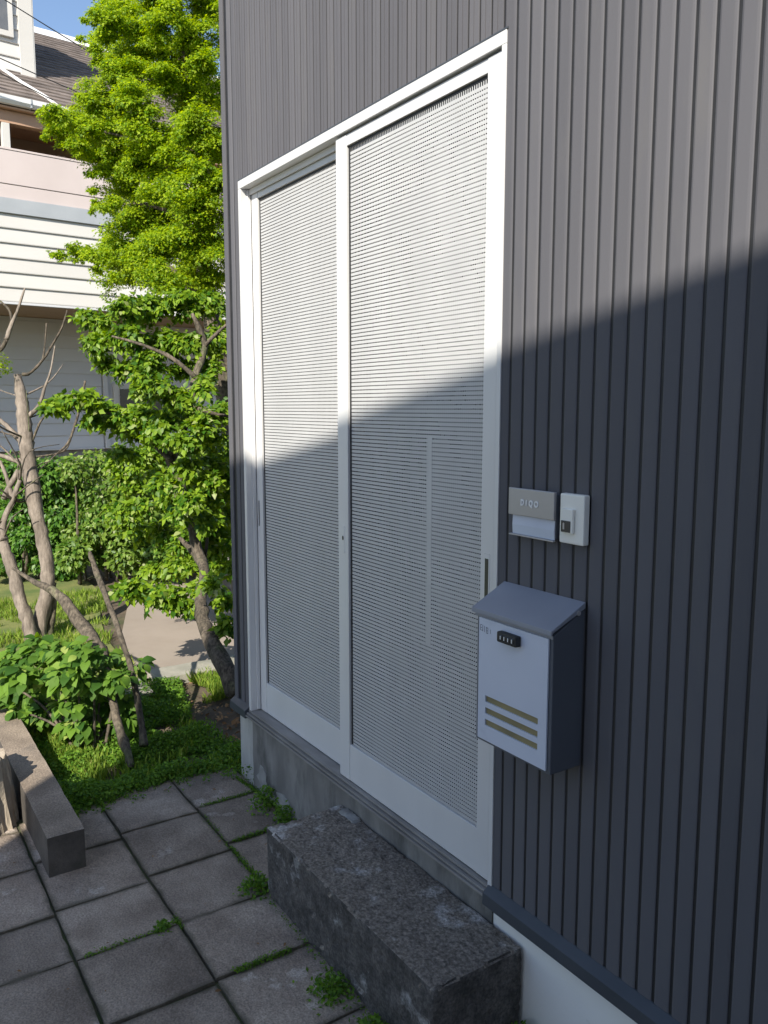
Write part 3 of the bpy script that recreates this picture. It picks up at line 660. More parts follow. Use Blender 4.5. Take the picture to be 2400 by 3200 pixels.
part('groove_shade_sheet', M_BLACK, house, XL + 0.002, -1.646, 0.0071, 0.0745, 0.012, ZT - 0.02, 0)  # black sheets added behind the ribs: the grooves' shade put in as colour
part('groove_shade_sheet', M_BLACK, house, -1.645, 0.0, 0.0071, 0.0745, 2.274, ZT - 0.02, 0)
part('groove_shade_sheet', M_BLACK, house, 0.0005, XR, 0.0071, 0.0745, 0.004, ZT - 0.02, 0)
MB().prism_z([(XL, 0.0), (XL + 0.036, 0.0), (XL + 0.036, 0.008), (XL + 0.008, 0.008), (XL + 0.008, 0.09), (XL, 0.09)], 0.012, ZT).build('corner_trim', M_SIDING, house, 0.002)
part('roof_edge', M_TRIM, house, XL - 0.06, XR + 0.06, -0.08, 4.6, ZT, ZT + 0.14, 0.004)
# strip between door frame and siding, above the door
part('door_flashing', M_TRIM, house, -1.646, 0.004, 0.0, 0.03, 2.2705, 2.2755, 0.001)
# base flashing
fl = [(0.0035, 0.006), (-0.022, -0.0125), (-0.0235, -0.047), (0.015, -0.050), (0.015, 0.006)]
MB().prism_x(fl, -0.012, XR).build('base_flashing', M_TRIM, house, 0.0015)
MB().prism_x([(y, z + 0.010) for y, z in fl], XL - 0.008, -1.640).build('base_flashing', M_TRIM, house, 0.0015)
# footing
fo = rough_block(-1.645, -0.012, 0.014, 0.075, G - 0.1, -0.029, 0.022, 0.0012, 9, 0.004)
link_mesh('footing', fo, M_FOUND, house)
part('footing_plaster', M_PLASTER, house, -0.0115, XR, 0.0195, 0.10, G - 0.1, -0.046, 0.003)
part('footing_plaster', M_PLASTER2, house, XL + 0.008, -1.6455, 0.0195, 4.4, G - 0.1, -0.034, 0.003)
def flake(cx, cz, rx, rz, seed):
    r = random.Random(seed)
    prof = []
    for k in range(13):
        a = 2 * math.pi * k / 13
        s = 0.6 + 0.6 * r.random()
        prof.append((cx + rx * s * math.cos(a), cz + rz * s * math.sin(a)))
    MB().prism_y(prof, 0.0105, 0.02).build('plaster_patch', M_FLAKE, house, 0.0008)
flake(-1.545, -0.285, 0.055, 0.055, 3)
flake(-1.34, -0.325, 0.075, 0.04, 5)
flake(-1.44, -0.345, 0.04, 0.03, 8)

# ------------------------------------------------------------------ entrance frame
fr = thing('door_frame', 'pale silver metal door frame set in the ribbed steel wall', 'door frame', (-0.82, 0.03, 0.0))
part('head', M_FRAME, fr, -1.643, 0.0, 0.0, 0.075, 2.238, 2.270)
part('jamb', M_FRAME, fr, -1.643, -1.6205, 0.0, 0.075, 0.0, 2.2375)
part('jamb', M_FRAME, fr, -0.0165, 0.0, 0.0, 0.075, 0.0, 2.2375)
part('track', M_FRAME, fr, -1.62, -0.017, 0.036, 0.042, 2.215, 2.2375, 0.0008)
part('jamb_strip', M_FRAME, fr, -1.62, -1.612, 0.028, 0.043, 0.004, 2.236, 0.001)
part('sill', M_SILL, fr, -1.642, -0.003, -0.003, 0.075, -0.0075, -0.0005, 0.001)
part('sill_ledge', M_SILL, fr, -1.640, -0.010, -0.014, 0.06, -0.0175, -0.0105, 0.001)
part('sill_ledge', M_SILL, fr, -1.640, -0.012, -0.020, 0.05, -0.0275, -0.0205, 0.001)
part('sill_web', M_BLACK, fr, -1.638, -0.014, 0.004, 0.05, -0.028, -0.003, 0)

# ------------------------------------------------------------------ the two sliding doors
SL = 0.0125
def sliding_door(label, xa, xb, stile_l, stile_r, d, rail_top, rail_bot, zb, zt, bars_w):
    t = thing('sliding_door', label, 'door', ((xa + xb) / 2, d, zb), group='sliding doors of the entrance')
    part('stile', M_FRAME, t, xa, xa + stile_l, d, d + 0.028, zb, zt)
    part('stile', M_FRAME, t, xb - stile_r, xb, d, d + 0.028, zb, zt)
    gx0, gx1 = xa + stile_l, xb - stile_r
    part('rail', M_FRAME, t, gx0 + 0.0005, gx1 - 0.0005, d + 0.0015, d + 0.028, rail_top, zt)
    part('rail', M_FRAME, t, gx0 + 0.0005, gx1 - 0.0005, d + 0.0015, d + 0.028, zb, rail_bot)
    part('gasket', M_BLACK, t, gx0 + 0.0005, gx0 + 0.0125, d + 0.009, d + 0.013, rail_bot + 0.001, rail_top - 0.001, 0)
    part('gasket', M_BLACK, t, gx0 + 0.013, gx1 - 0.001, d + 0.009, d + 0.013, rail_top - 0.010, rail_top - 0.001, 0)
    part('pane', M_PANE, t, gx0 + 0.001, gx1 - 0.001, d + 0.0135, d + 0.023, rail_bot + 0.0005, rail_top - 0.0005, 0)
    s0, s1 = gx0 + 0.014, gx1 - 0.0008
    sm = MB().prism_x([(d + 0.0084, -0.0047), (d + 0.0080, -0.0043), (d + 0.0080, 0.0041), (d + 0.0084, 0.0045), (d + 0.0100, 0.0045), (d + 0.0100, -0.0047)], s0, s1).mesh('slat')
    z = rail_bot + 0.007
    while z < rail_top - 0.016:
        o = link_mesh('slat', sm, M_SLAT, t)
        o.location.z = z
        z += SL
    bars = MB()
    x = s0 + 0.005
    while x < s1 - 0.004:
        t_ = (x - s0) / (s1 - s0)
        w_b = bars_w * max(0.12, min(1.0, 0.1 + 1.25 * t_))
        bars.box(x, x + w_b, d + 0.0077, d + 0.0083, rail_bot + 0.001, rail_top - 0.011)
        x += 0.0092
    b = bars.build('mesh_bars', M_SLAT, t)
    b['kind'] = 'stuff'
    return t

front = sliding_door('right-hand sliding door in the front track, with a long grip slot', -0.8560, -0.0275, 0.0680, 0.0525, 0.010, 2.196, 0.138, 0.003, 2.2315, 0.0036)
rear = sliding_door('left-hand sliding door set back behind the other, its head in shade', -1.611, -0.790, 0.0560, 0.0620, 0.045, 2.192, 0.140, 0.003, 2.2340, 0.0016)
# fittings
part('grip_plate', M_FRAME, front, -0.0640, -0.0400, 0.0088, 0.0105, 0.800, 0.946, 0.0008)
MB().box(-0.0590, -0.0450, 0.0080, 0.0092, 0.812, 0.933).build('grip_slot', M_SMOKE, front, 0.0)
part('lock_plate', M_FRAME, front, -0.8310, -0.8110, 0.0085, 0.0102, 0.835, 0.93, 0.0008)
MB().prism_y([(-0.821 + 0.004 * math.cos(a * math.pi / 4), 0.888 + 0.008 * math.sin(a * math.pi / 4)) for a in range(8)], 0.0065, 0.0088).build('keyhole', M_SMOKE, front)
part('pale_strip', M_SLAT, front, -0.3400, -0.3170, 0.0172, 0.0179, 0.62, 1.26, 0.0)  # pale upright strip just proud of the slats
part('grip_slot', M_SMOKE, rear, -1.5960, -1.5890, 0.0435, 0.0455, 0.835, 0.945, 0.0)

# ------------------------------------------------------------------ name plate, door bell, letter box
def text_part(txt, size, depth, mat, parent, loc, name='letter', sx=1.0):
    cu = bpy.data.curves.new('lettering', 'FONT')
    cu.body = txt
    cu.size = size
    cu.extrude = depth
    cu.offset = 0.0009
    ob = bpy.data.objects.new('lettering', cu)
    col.objects.link(ob)
    dg = bpy.context.evaluated_depsgraph_get()
    me = bpy.data.meshes.new_from_object(ob.evaluated_get(dg))
    bpy.data.objects.remove(ob)
    bpy.data.curves.remove(cu)
    me.materials.clear()
    me.transform(Matrix.Translation(loc) @ Matrix.Rotation(math.pi / 2, 4, 'X') @ Matrix.Diagonal((sx, 1, 1, 1)))
    return link_mesh(name, me, mat, parent)

pl = thing('name_plate', 'square steel name plate with white letters over a pale glossy panel', 'name plate', (0.143, 0.0, 1.08))
part('backplate', M_BOXDARK, pl, 0.0665, 0.2225, -0.010, 0.0035, 1.025, 1.135, 0.0015)
part('cover', M_STEEL, pl, 0.0625, 0.2235, -0.020, -0.0105, 1.0715, 1.1405, 0.0022)
MB().prism_x([(-0.0120, 1.0225), (-0.0135, 1.046), (-0.0120, 1.0705), (-0.0102, 1.0705), (-0.0102, 1.0225)], 0.0715, 0.2205).build('panel', M_PANELBLUE, pl, 0.0006)
part('lip', M_STEEL, pl, 0.0640, 0.2225, -0.0185, -0.0101, 1.0185, 1.0220, 0.0008)
for i, (ch, xx) in enumerate((('D', 0.1085), ('I', 0.1275), ('Q', 0.1385), ('O', 0.1575))):
    text_part(ch, 0.021, 0.0012, M_LETTER, pl, (xx, -0.0205, 1.0985), 'letter', 0.78)

bl = thing('door_bell', 'ivory plastic door bell with a dark button window beside the name plate', 'door bell', (0.28, 0.0, 1.08))
part('plate', M_IVORY, bl, 0.2395, 0.3165, -0.016, 0.0035, 1.0215, 1.1405, 0.004)
part('button_cover', M_IVORY, bl, 0.2525, 0.2890, -0.0245, -0.0163, 1.047, 1.106, 0.0025)
part('button_window', M_SMOKE, bl, 0.2535, 0.2830, -0.0262, -0.0247, 1.050, 1.0775, 0.001)
MB().prism_y([(0.2605, 1.0565), (0.2655, 1.0565), (0.2650, 1.071), (0.2625, 1.0725), (0.2600, 1.071)], -0.0268, -0.0263).build('bell_mark', M_STEEL, bl)

mb = thing('letter_box', 'dark steel letter box with sloping lid and pale blue front, hung on the ribbed wall', 'letter box', (0.17, 0.0, 0.48))
MB().prism_x([(0.0035, 0.479), (-0.098, 0.479), (-0.098, 0.817), (0.0035, 0.868)], 0.0395, 0.3105).build('body', M_BOXDARK, mb, 0.003)
MB().prism_x([(0.003, 0.8705), (0.003, 0.8860), (-0.1075, 0.8310), (-0.1085, 0.8190), (-0.1050, 0.8185), (-0.1010, 0.8255)], 0.0270, 0.3130).build('lid', M_BOXLID, mb, 0.0015)
part('lid_lip', M_BOXLID, mb, 0.0330, 0.3110, -0.1010, -0.0985, 0.8100, 0.8190, 0.0008)
# front flap with three real slots
face = MB()
fx0, fx1, fz0, fz1 = 0.0525, 0.3000, 0.4880, 0.8095
slots = ((0.5915, 0.6085), (0.5600, 0.5770), (0.5285, 0.5455))
sx0, sx1 = 0.0810, 0.2720
ya, yb = -0.1035, -0.0992
face.box(fx0, sx0, ya, yb, fz0, fz1)
face.box(sx1, fx1, ya, yb, fz0, fz1)
zz = [fz0] + [v for s in reversed(slots) for v in s] + [fz1]
for i in range(0, len(zz), 2):
    face.box(sx0, sx1, ya, yb, zz[i], zz[i + 1])
fm = bpy.data.meshes.new('front_flap')
fm.from_pydata(face.v, [], face.f)
bm = bmesh.new()
bm.from_mesh(fm)
bmesh.ops.remove_doubles(bm, verts=bm.verts, dist=1e-5)
bmesh.ops.recalc_face_normals(bm, faces=bm.faces)
bm.to_mesh(fm)
bm.free()
flap = link_mesh('front_flap', fm, M_BOXFACE, mb)
part('slot_lining', M_SLOT, mb, 0.078, 0.275, -0.0990, -0.0982, 0.524, 0.613, 0.0)
lock = part('dial_lock', M_BLACK, mb, 0.1400, 0.2090, -0.1215, -0.1037, 0.768, 0.795, 0.004)
for i, xx in enumerate((0.152, 0.1655, 0.1790, 0.1925)):
    MB().prism_x([(-0.1165 + 0.0075 * math.cos(a * math.pi / 6), 0.7815 + 0.0105 * math.sin(a * math.pi / 6)) for a in range(12)], xx, xx + 0.0095).build('dial', M_SMOKE, mb)
    part('dial_mark', M_LETTER, mb, xx + 0.0035, xx + 0.0055, -0.1244, -0.1238, 0.7775, 0.7865, 0.0)
for prof in (((0.058, 0.064), (0.790, 0.7915)), ((0.058, 0.0595), (0.776, 0.7915)), ((0.0665, 0.068), (0.7745, 0.7915)), ((0.058, 0.066), (0.776, 0.7772)), ((0.0595, 0.064), (0.7825, 0.7838)),
             ((0.0735, 0.0748), (0.774, 0.790)), ((0.0805, 0.0818), (0.773, 0.789)), ((0.0865, 0.0878), (0.772, 0.788)), ((0.0818, 0.0865), (0.7865, 0.788)), ((0.0818, 0.0865), (0.779, 0.780)), ((0.0818, 0.0865), (0.772, 0.7732)),
             ((0.0960, 0.0970), (0.7745, 0.7855))):
    part('print', M_INK, mb, prof[0][0], prof[0][1], -0.1040, -0.1036, prof[1][0], prof[1][1], 0.0)
MB().prism_x([(-0.020 + 0.006 * math.cos(a * math.pi / 5), 0.862 + 0.006 * math.sin(a * math.pi / 5)) for a in range(10)], 0.3106, 0.3150).build('hinge_pin', M_STEEL, mb)

# ------------------------------------------------------------------ stone step, curb, stump
def solo(name, label, cat, me, mat):
    o = link_mesh(name, me, mat)
    o['label'] = label
    o['category'] = cat
    return o
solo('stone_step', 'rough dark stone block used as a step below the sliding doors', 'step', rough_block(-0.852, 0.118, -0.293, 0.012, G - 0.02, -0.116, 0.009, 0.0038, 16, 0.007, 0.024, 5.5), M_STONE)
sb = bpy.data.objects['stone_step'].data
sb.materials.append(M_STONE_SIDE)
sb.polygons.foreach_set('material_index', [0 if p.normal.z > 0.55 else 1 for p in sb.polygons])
solo('stone_chip', 'small pale stone chip lying on the far end of the step', 'stone chip', rough_block(-0.81, -0.70, -0.030, 0.010, -0.121, -0.109, 0.010, 0.008, 30, 0.003), M_FLAKE)
solo('concrete_curb', 'long low concrete curb along the left edge of the paving', 'curb', rough_block(-6.2, -1.385, -0.918, -0.784, G - 0.03, -0.214, 0.022, 0.0016, 9, 0.003), M_CURB)

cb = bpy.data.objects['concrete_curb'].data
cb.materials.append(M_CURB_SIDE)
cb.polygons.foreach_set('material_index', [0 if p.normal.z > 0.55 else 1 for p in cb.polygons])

def stump_mesh(cx, cy, r, z0, z1):
    n, m = 72, 14
    V, Fc = [], []
    for k in range(m + 1):
        t = k / m
        for i in range(n):
            a = 2 * math.pi * i / n
            q = Vector((math.cos(a) * 3.2, math.sin(a) * 3.2, t * 0.5))
            fur = mnoise.noise(q * 2.6) * 0.10 + min(0, mnoise.noise(q * 4.2 + Vector((3, 0, 0)))) * 0.20
            rr = r * (1.10 - 0.18 * t + fur)
            V.append((cx + rr * math.cos(a), cy + rr * math.sin(a), z0 + (z1 - z0) * t + (0.035 * mnoise.noise(q * 1.7) if k == m else 0)))
    for k in range(m):
        for i in range(n):
            Fc.append((k * n + i, k * n + (i + 1) % n, (k + 1) * n + (i + 1) % n, (k + 1) * n + i))
    V.append((cx, cy, z1 - 0.03))
    for i in range(n):
        Fc.append((m * n + i, m * n + (i + 1) % n, len(V) - 1))
    me = bpy.data.meshes.new('tree_stump')
    me.from_pydata(V, [], Fc)
    return me
solo('tree_stump', 'weathered pale wood stump with dark cracks beside the curb', 'stump', stump_mesh(-1.99, -1.135, 0.195, G - 0.02, -0.085), M_STUMP)

# ------------------------------------------------------------------ foliage helpers
T_LEAF = (np.array([(0, 0, 0), (-0.30, 0.42, 0.07), (0.30, 0.42, 0.07), (0, 0.5, 0), (0, 1.0, -0.06)]), np.array([(0, 3, 1), (0, 2, 3), (1, 3, 4), (3, 2, 4)]))
T_MAPLE = (np.array([(0, 0, 0), (-0.46, 0.38, 0.03), (-0.16, 0.46, 0), (0, 1.0, -0.08), (0.16, 0.46, 0), (0.46, 0.38, 0.03)]), np.array([(0, 2, 1), (0, 4, 2), (2, 4, 3), (0, 5, 4)]))
T_BLADE = (np.array([(-0.055, 0, 0), (0.055, 0, 0), (0.03, 0.6, 0.05), (-0.02, 1.0, 0.24)]), np.array([(0, 1, 2), (0, 2, 3)]))

_b = [(-w * s_, t, 0.10 * math.sin(t * 2.4) - 0.2 * t * t + 0.22 * w * abs(s_)) for t, w in ((0, 0.03), (0.25, 0.27), (0.5, 0.34), (0.75, 0.22)) for s_ in (1, 0, -1)] + [(0, 1.0, -0.13)]
_f = [q for i in range(3) for k in range(2) for q in ((3 * i + k, 3 * i + k + 1, 3 * i + k + 4), (3 * i + k, 3 * i + k + 4, 3 * i + k + 3))] + [(9, 10, 12), (10, 11, 12)]
T_BIG = (np.array(_b), np.array(_f))

def unit(v):
    return v / np.maximum(np.linalg.norm(v, axis=1, keepdims=True), 1e-9)

def frames(nrm, tan=None):
    """leaf frames from wanted normals: columns (x, y along the leaf, z normal)"""
    n = unit(nrm)
    t = rng.normal(size=n.shape) if tan is None else tan
    y = unit(t - n * (t * n).sum(1, keepdims=True))
    x = np.cross(y, n)
    return np.stack([x, y, n], 2)

def leaves(name, P, size, fr, tmpl, mat, parent):
    tv, tf = tmpl
    V = np.einsum('nij,kj->nki', fr, tv) * size[:, None, None] + P[:, None, :]
    Fc = (tf[None] + (np.arange(len(P)) * len(tv))[:, None, None]).reshape(-1, 3)
    o = np_mesh(name, V.reshape(-1, 3), Fc, mat, parent)
    return o

def cluster_points(clusters, per_m2, flat=0.6, power=2.0):
    P, N = [], []
    for (x, y, z, r) in clusters:
        n = max(12, int(per_m2 * r * r))
        d = unit(rng.normal(size=(n, 3)))
        d[:, 2] *= flat
        rad = rng.random(n) ** (1 / power)
        lump = 0.8 + 0.4 * rng.random()
        P.append(np.array([x, y, z]) + d * (rad * r * lump)[:, None])
        N.append(d * np.array([1, 1, 1.2]))
    return np.concatenate(P), np.concatenate(N)

def spray_points(clusters, per_m2, subs=6, flat=0.22, spread=0.75, sub_r=0.55):
    """every cluster is a few thin, tilted sprays of leaves with gaps between them"""
    P, N = [], []
    for (x, y, z, r) in clusters:
        for k in range(subs):
            c = np.array([x, y, z]) + unit(rng.normal(size=(1, 3)))[0] * np.array([1, 1, 0.8]) * r * spread * rng.random() ** 0.5
            rs = r * sub_r * rng.uniform(0.7, 1.25)
            n = max(8, int(per_m2 * rs * rs))
            d = rng.normal(size=(n, 3)) * 0.5
            d *= np.minimum(1.0, 1.5 / np.linalg.norm(d, axis=1))[:, None]
            up = unit(np.array([[0.25, -0.25, 0.9]]) + rng.normal(size=(1, 3)) * 0.38)[0]
            d = d - up * (d @ up)[:, None] * (1 - flat)
            d[:, 2] -= 0.22 * (d[:, 0] ** 2 + d[:, 1] ** 2)
            P.append(c + d * rs)
            N.append(d + up * 0.5)
    return np.concatenate(P), np.concatenate(N)

def leaf_parts(P, size, fr, me, mat, parent, count):
    """the largest leaves, each an object of its own"""
    inv = pinv(parent)
    idx = rng.permutation(len(P))[:count]
    for i in idx:
        o = bpy.data.objects.new('leaf', me)
        col.objects.link(o)
        o.parent = parent
        o.matrix_parent_inverse = inv
        m = Matrix([list(map(float, fr[i][0])), list(map(float, fr[i][1])), list(map(float, fr[i][2]))]).to_4x4()
        m = Matrix.Translation(Vector(list(map(float, P[i])))) @ m @ Matrix.Scale(float(size[i]), 4)
        o.matrix_basis = m
    keep = np.ones(len(P), bool)
    keep[idx] = False
    return keep

def big_leaf_mesh(name, mat, wide=0.34, curl=0.16):
    V, Fc = [], []
    ts = [0, 0.12, 0.3, 0.5, 0.7, 0.86, 1.0]
    ws = [0.02, 0.16, 0.30, 0.34, 0.26, 0.13, 0.0]
    for t, w in zip(ts, ws):
        z = 0.10 * math.sin(t * 2.4) - curl * t * t
        w *= wide / 0.34
        V += [(-w, t, z + 0.22 * w), (0, t, z), (w, t, z + 0.22 * w)]
    for i in range(len(ts) - 1):
        a = 3 * i
        Fc += [(a, a + 1, a + 4, a + 3), (a + 1, a + 2, a + 5, a + 4)]
    V += [(-0.012, -0.22, -0.05), (0.012, -0.22, -0.05)]
    n = len(V)
    Fc.append((n - 2, n - 1, 2, 0))
    me = bpy.data.meshes.new(name)
    me.from_pydata(V, [], Fc)
    me.polygons.foreach_set('use_smooth', [True] * len(me.polygons))
    me.materials.append(mat)
    return me

# ------------------------------------------------------------------ trees
def limb(parent, pts, mat, name='limb', seg=8, knot=0.35):
    return MB().tube(pts, seg, knot).build(name, mat, parent, 0, 2, True)

mp = thing('maple_tree', 'tall maple with fine bright yellow-green leaves beside the house corner', 'tree', (MAPLE_TRUNK[0][0], MAPLE_TRUNK[0][1], G))
limb(mp, MAPLE_TRUNK, M_BARKD, 'trunk', 10)
for l in MAPLE_LIMBS:
    limb(mp, l, M_BARKD, 'limb', 7)
P, N = spray_points(MAPLE, 52000, 11, 0.34, 0.9, 0.55)
P2, N2 = spray_points(MAPLE_BACK, 20000, 8, 0.36, 0.9, 0.6)
P, N = np.concatenate([P, P2]), np.concatenate([N, N2])
nr = N * 0.45 + np.array([0.25, -0.25, 0.75]) + rng.normal(size=P.shape) * 0.42
tn = N + np.array([0.2, -0.35, -0.55]) + rng.normal(size=P.shape) * 0.4
c = leaves('crown', P, rng.uniform(0.016, 0.031, len(P)), frames(nr, tn), T_MAPLE, L_MAPLE, mp)
c['kind'] = 'stuff'

nw = thing('pruned_garden_tree', 'gnarled dark garden tree with layered broad-leaved pads at the house corner', 'tree', (NIWAKI_TRUNK[0][0], NIWAKI_TRUNK[0][1], G))
limb(nw, NIWAKI_TRUNK, M_BARKD, 'trunk', 12, 0.5)
for l in NIWAKI_LIMBS:
    limb(nw, l, M_BARKD, 'limb', 8, 0.5)
lm_small = big_leaf_mesh('leaf', L_NIWAKI, 0.36, 0.12)
P, N = spray_points(PINE_TOP + PINE_MID + PINE_LOW + PINE_SKIRT + PINE_FILL + PINE_FRONT, 21000, 6, 0.32, 0.75, 0.6)
nr = N * 0.55 + np.array([0.3, -0.3, 0.6]) + rng.normal(size=P.shape) * 0.5
frm = frames(nr, N + np.array([0.3, -0.3, -0.7]) + rng.normal(size=P.shape) * 0.6)
sz = rng.uniform(0.030, 0.060, len(P))
keep = leaf_parts(P, sz * 1.25, frm, lm_small, L_NIWAKI, nw, 300)
c = leaves('crown', P[keep], sz[keep], frm[keep], T_LEAF, L_NIWAKI, nw)
c['kind'] = 'stuff'

def shrub(label, clusters, mat, lm, group):
    cx = sum(c[0] for c in clusters) / len(clusters)
    cy = sum(c[1] for c in clusters) / len(clusters)
    t = thing('hedge_shrub', label, 'shrub', (cx, cy, G), group=group)
    for (x, y, z, r) in clusters[::3]:
        limb(t, [(cx + (x - cx) * 0.5, y, G, 0.02), (x, y, (z + G) / 2, 0.014), (x, y, z, 0.005)], M_BARKD, 'stem', 6)
    P, N = cluster_points(clusters, 22000, 0.95, 2.4)
    nr = N * 0.6 + np.array([0.35, -0.25, 0.5]) + rng.normal(size=P.shape) * 0.5
    frm = frames(nr, N + np.array([0.3, -0.3, -0.6]) + rng.normal(size=P.shape) * 0.6)
    sz = rng.uniform(0.035, 0.070, len(P))
    keep = leaf_parts(P, sz * 1.2, frm, lm, mat, t, 240)
    c = leaves('crown', P[keep], sz[keep], frm[keep], T_LEAF, mat, t)
    c['kind'] = 'stuff'
lm_h1 = big_leaf_mesh('leaf', L_HEDGE, 0.36, 0.12)
lm_h2 = big_leaf_mesh('leaf', L_HEDGE2, 0.38, 0.12)
shrub('dark green clipped shrub behind the bare pruned trunks', HEDGE_L, L_HEDGE, lm_h1, 'shrubs of the garden hedge')
shrub('paler shrub with mottled leaves in the middle of the hedge', HEDGE_M, L_HEDGE2, lm_h2, 'shrubs of the garden hedge')
shrub('shady shrub behind the gnarled tree next to the house corner', HEDGE_R, L_HEDGE, lm_h1, 'shrubs of the garden hedge')

bt = thing('bare_tree', 'pale twin-trunked tree pruned to bare stubs in front of the hedge', 'tree', (BARE_RIGHT[0][0], BARE_RIGHT[0][1], G))
for pts in (BARE_RIGHT, BARE_LEFT):
    p0 = pts[0]
    limb(bt, [(x_, y_, z_, r_ * 0.74) for x_, y_, z_, r_ in [(p0[0], p0[1], G - 0.05, p0[3] * 1.15)] + pts], M_BARK, 'trunk', 14, 0.3)
limb(bt, BARE_DARK, M_BARKD, 'trunk', 9, 0.4)
limb(bt, BARE_LEFTFORK, M_BARK, 'limb', 8, 0.4)
for l in BARE_TWIGS:
    limb(bt, l, M_BARKD if l[0][3] < 0.018 else M_BARK, 'twig', 6, 0.3)
for k in range(26):
    src = (BARE_RIGHT, BARE_LEFT)[k % 2]
    p0 = Vector(src[rng.integers(5, len(src))][:3])
    d_ = Vector((rng.uniform(-0.6, 0.6), rng.uniform(-1, 1), rng.uniform(-0.2, 1.1))).normalized()
    L = rng.uniform(0.12, 0.5)
    q1 = p0 + d_ * L * 0.5 + Vector(rng.normal(size=3) * 0.03)
    q2 = p0 + d_ * L + Vector((0, 0, 0.10 * L)) + Vector(rng.normal(size=3) * 0.04)
    r0 = 0.006 + 0.004 * rng.random()
    limb(bt, [(*p0, r0), (*q1, r0 * 0.7), (*q2, r0 * 0.35)], M_BARKD if k % 3 else M_BARK, 'twig', 5, 0.2)
P, N = cluster_points([(BARE_TWIGS[0][1][0] - 0.03, BARE_TWIGS[0][1][1] - 0.12, 1.66, 0.12), (BARE_TWIGS[0][1][0], BARE_TWIGS[0][1][1] - 0.25, 2.05, 0.05)], 16000, 0.9)
c = leaves('sprig', P, rng.uniform(0.02, 0.035, len(P)), frames(N + np.array([0.3, -0.3, 0.6]) + rng.normal(size=P.shape) * 0.4), T_MAPLE, L_MAPLE, bt)
c['kind'] = 'stuff'

st = thing('bare_sapling', 'thin grey bare stem leaning left out of the weeds', 'sapling', (STEM_THIN[0][0], STEM_THIN[0][1], G))
limb(st, STEM_THIN, M_BARKD, 'stem', 9, 0.3)
st = thing('leaning_tree', 'mossy dark trunk slanting left across the garden path', 'tree', (STEM_DARK[0][0], STEM_DARK[0][1], G))
limb(st, STEM_DARK, M_BARKD, 'trunk', 10, 0.5)

bu = thing('large_leaf_bush', 'bush of large pointed green leaves at the end of the curb', 'bush', (-2.4, -0.5, G))
for (x, y, z, r) in BUSH[::2]:
    limb(bu, [(-2.42 + (x + 2.42) * 0.25, -0.5 + (y + 0.5) * 0.25, G, 0.009), ((x - 2.42) / 2, (y - 0.5) / 2, (z + G) / 2 + 0.03, 0.007), (x, y, z, 0.004)], M_BARKD, 'stem', 6, 0.2)
lm_big = big_leaf_mesh('leaf', L_BUSH, 0.34, 0.2)
P, N = cluster_points(BUSH, 14500, 0.8, 1.7)
nr = N * 0.3 + np.array([0.30, -0.22, 0.9]) + rng.normal(size=P.shape) * 0.3
tn = N * np.array([1, 1, 0.3]) + np.array([0.25, -0.25, -0.3]) + rng.normal(size=P.shape) * 0.35
frm = frames(nr, tn)
sz = 0.030 + 0.060 * rng.random(len(P)) ** 1.6
keep = leaf_parts(P, sz, frm, lm_big, L_BUSH, bu, 300)
if keep.any():
    leaves('foliage', P[keep], sz[keep], frm[keep], T_BIG, L_BUSH, bu)['kind'] = 'stuff'

# ------------------------------------------------------------------ ground cover
def in_poly(P, poly):
    x, y = P[:, 0], P[:, 1]
    ins = np.zeros(len(P), bool)
    j = len(poly) - 1
    for i in range(len(poly)):
        xi, yi = poly[i]
        xj, yj = poly[j]
        c = ((yi > y) != (yj > y)) & (x < (xj - xi) * (y - yi) / (yj - yi + 1e-12) + xi)
        ins ^= c
        j = i
    return ins

def scatter(n, poly):
    xs, yy = [p[0] for p in poly], [p[1] for p in poly]
    P = np.stack([rng.uniform(min(xs), max(xs), n), rng.uniform(min(yy), max(yy), n)], 1)
    return P[in_poly(P, poly)]

def lump(P, s, seed=0.0):
    return np.array([mnoise.noise((float(a) * s, float(b) * s, seed)) for a, b in P[:, :2]])

weed_poly = [(-1.80, -0.70), (-1.90, -0.30), (-1.86, 0.0), (-1.80, 0.02), (-1.62, 0.01), (-1.80, 0.5), (-2.15, 0.12), (-2.5, 0.05), (-3.3, 0.25), (-3.4, -0.1), (-2.9, -0.78), (-1.72, -0.78)]
Q = scatter(85000, weed_poly)
h = lump(Q, 5.0)
Q, h = Q[h > -0.32], h[h > -0.32]
z = G - 0.02 + rng.random(len(Q)) ** 1.3 * np.clip(0.06 + 0.10 * h, 0.025, 0.15)
P = np.column_stack([Q, z])
w = leaves('weeds', P, rng.uniform(0.010, 0.023, len(P)), frames(np.array([0.1, -0.1, 0.8]) + rng.normal(size=P.shape) * 0.55), T_LEAF, L_WEED, None)
w['kind'] = 'stuff'
grass_poly = [(-2.05, -0.78), (-2.1, -0.5), (-2.9, -0.3), (-3.1, 0.0), (-3.6, 0.1), (-4.6, 0.16), (-6.2, 0.55), (-6.2, -1.4), (-3.2, -1.0), (-2.9, -0.78)]
Q = np.concatenate([scatter(45000, grass_poly), scatter(9000, weed_poly), scatter(26000, [(-2.55, -0.95), (-2.6, -3.2), (-7.5, -4.0), (-7.5, -1.2), (-6.2, -0.95)]), scatter(9000, [(-2.0, -0.78), (-2.1, -0.52), (-3.0, -0.45), (-3.0, -0.78)]), scatter(9000, [(-2.75, 0.1), (-2.9, 0.75), (-3.25, 0.8), (-3.3, 0.1)])])
keepq = (lump(Q, 3.2, 4.0) + 0.5 * lump(Q, 9.0, 2.0)) > -0.12
Q = Q[keepq]
P = np.column_stack([Q, np.full(len(Q), G - 0.015)])
tn = np.column_stack([rng.normal(size=(len(P), 2)) * 0.35, np.ones(len(P))])
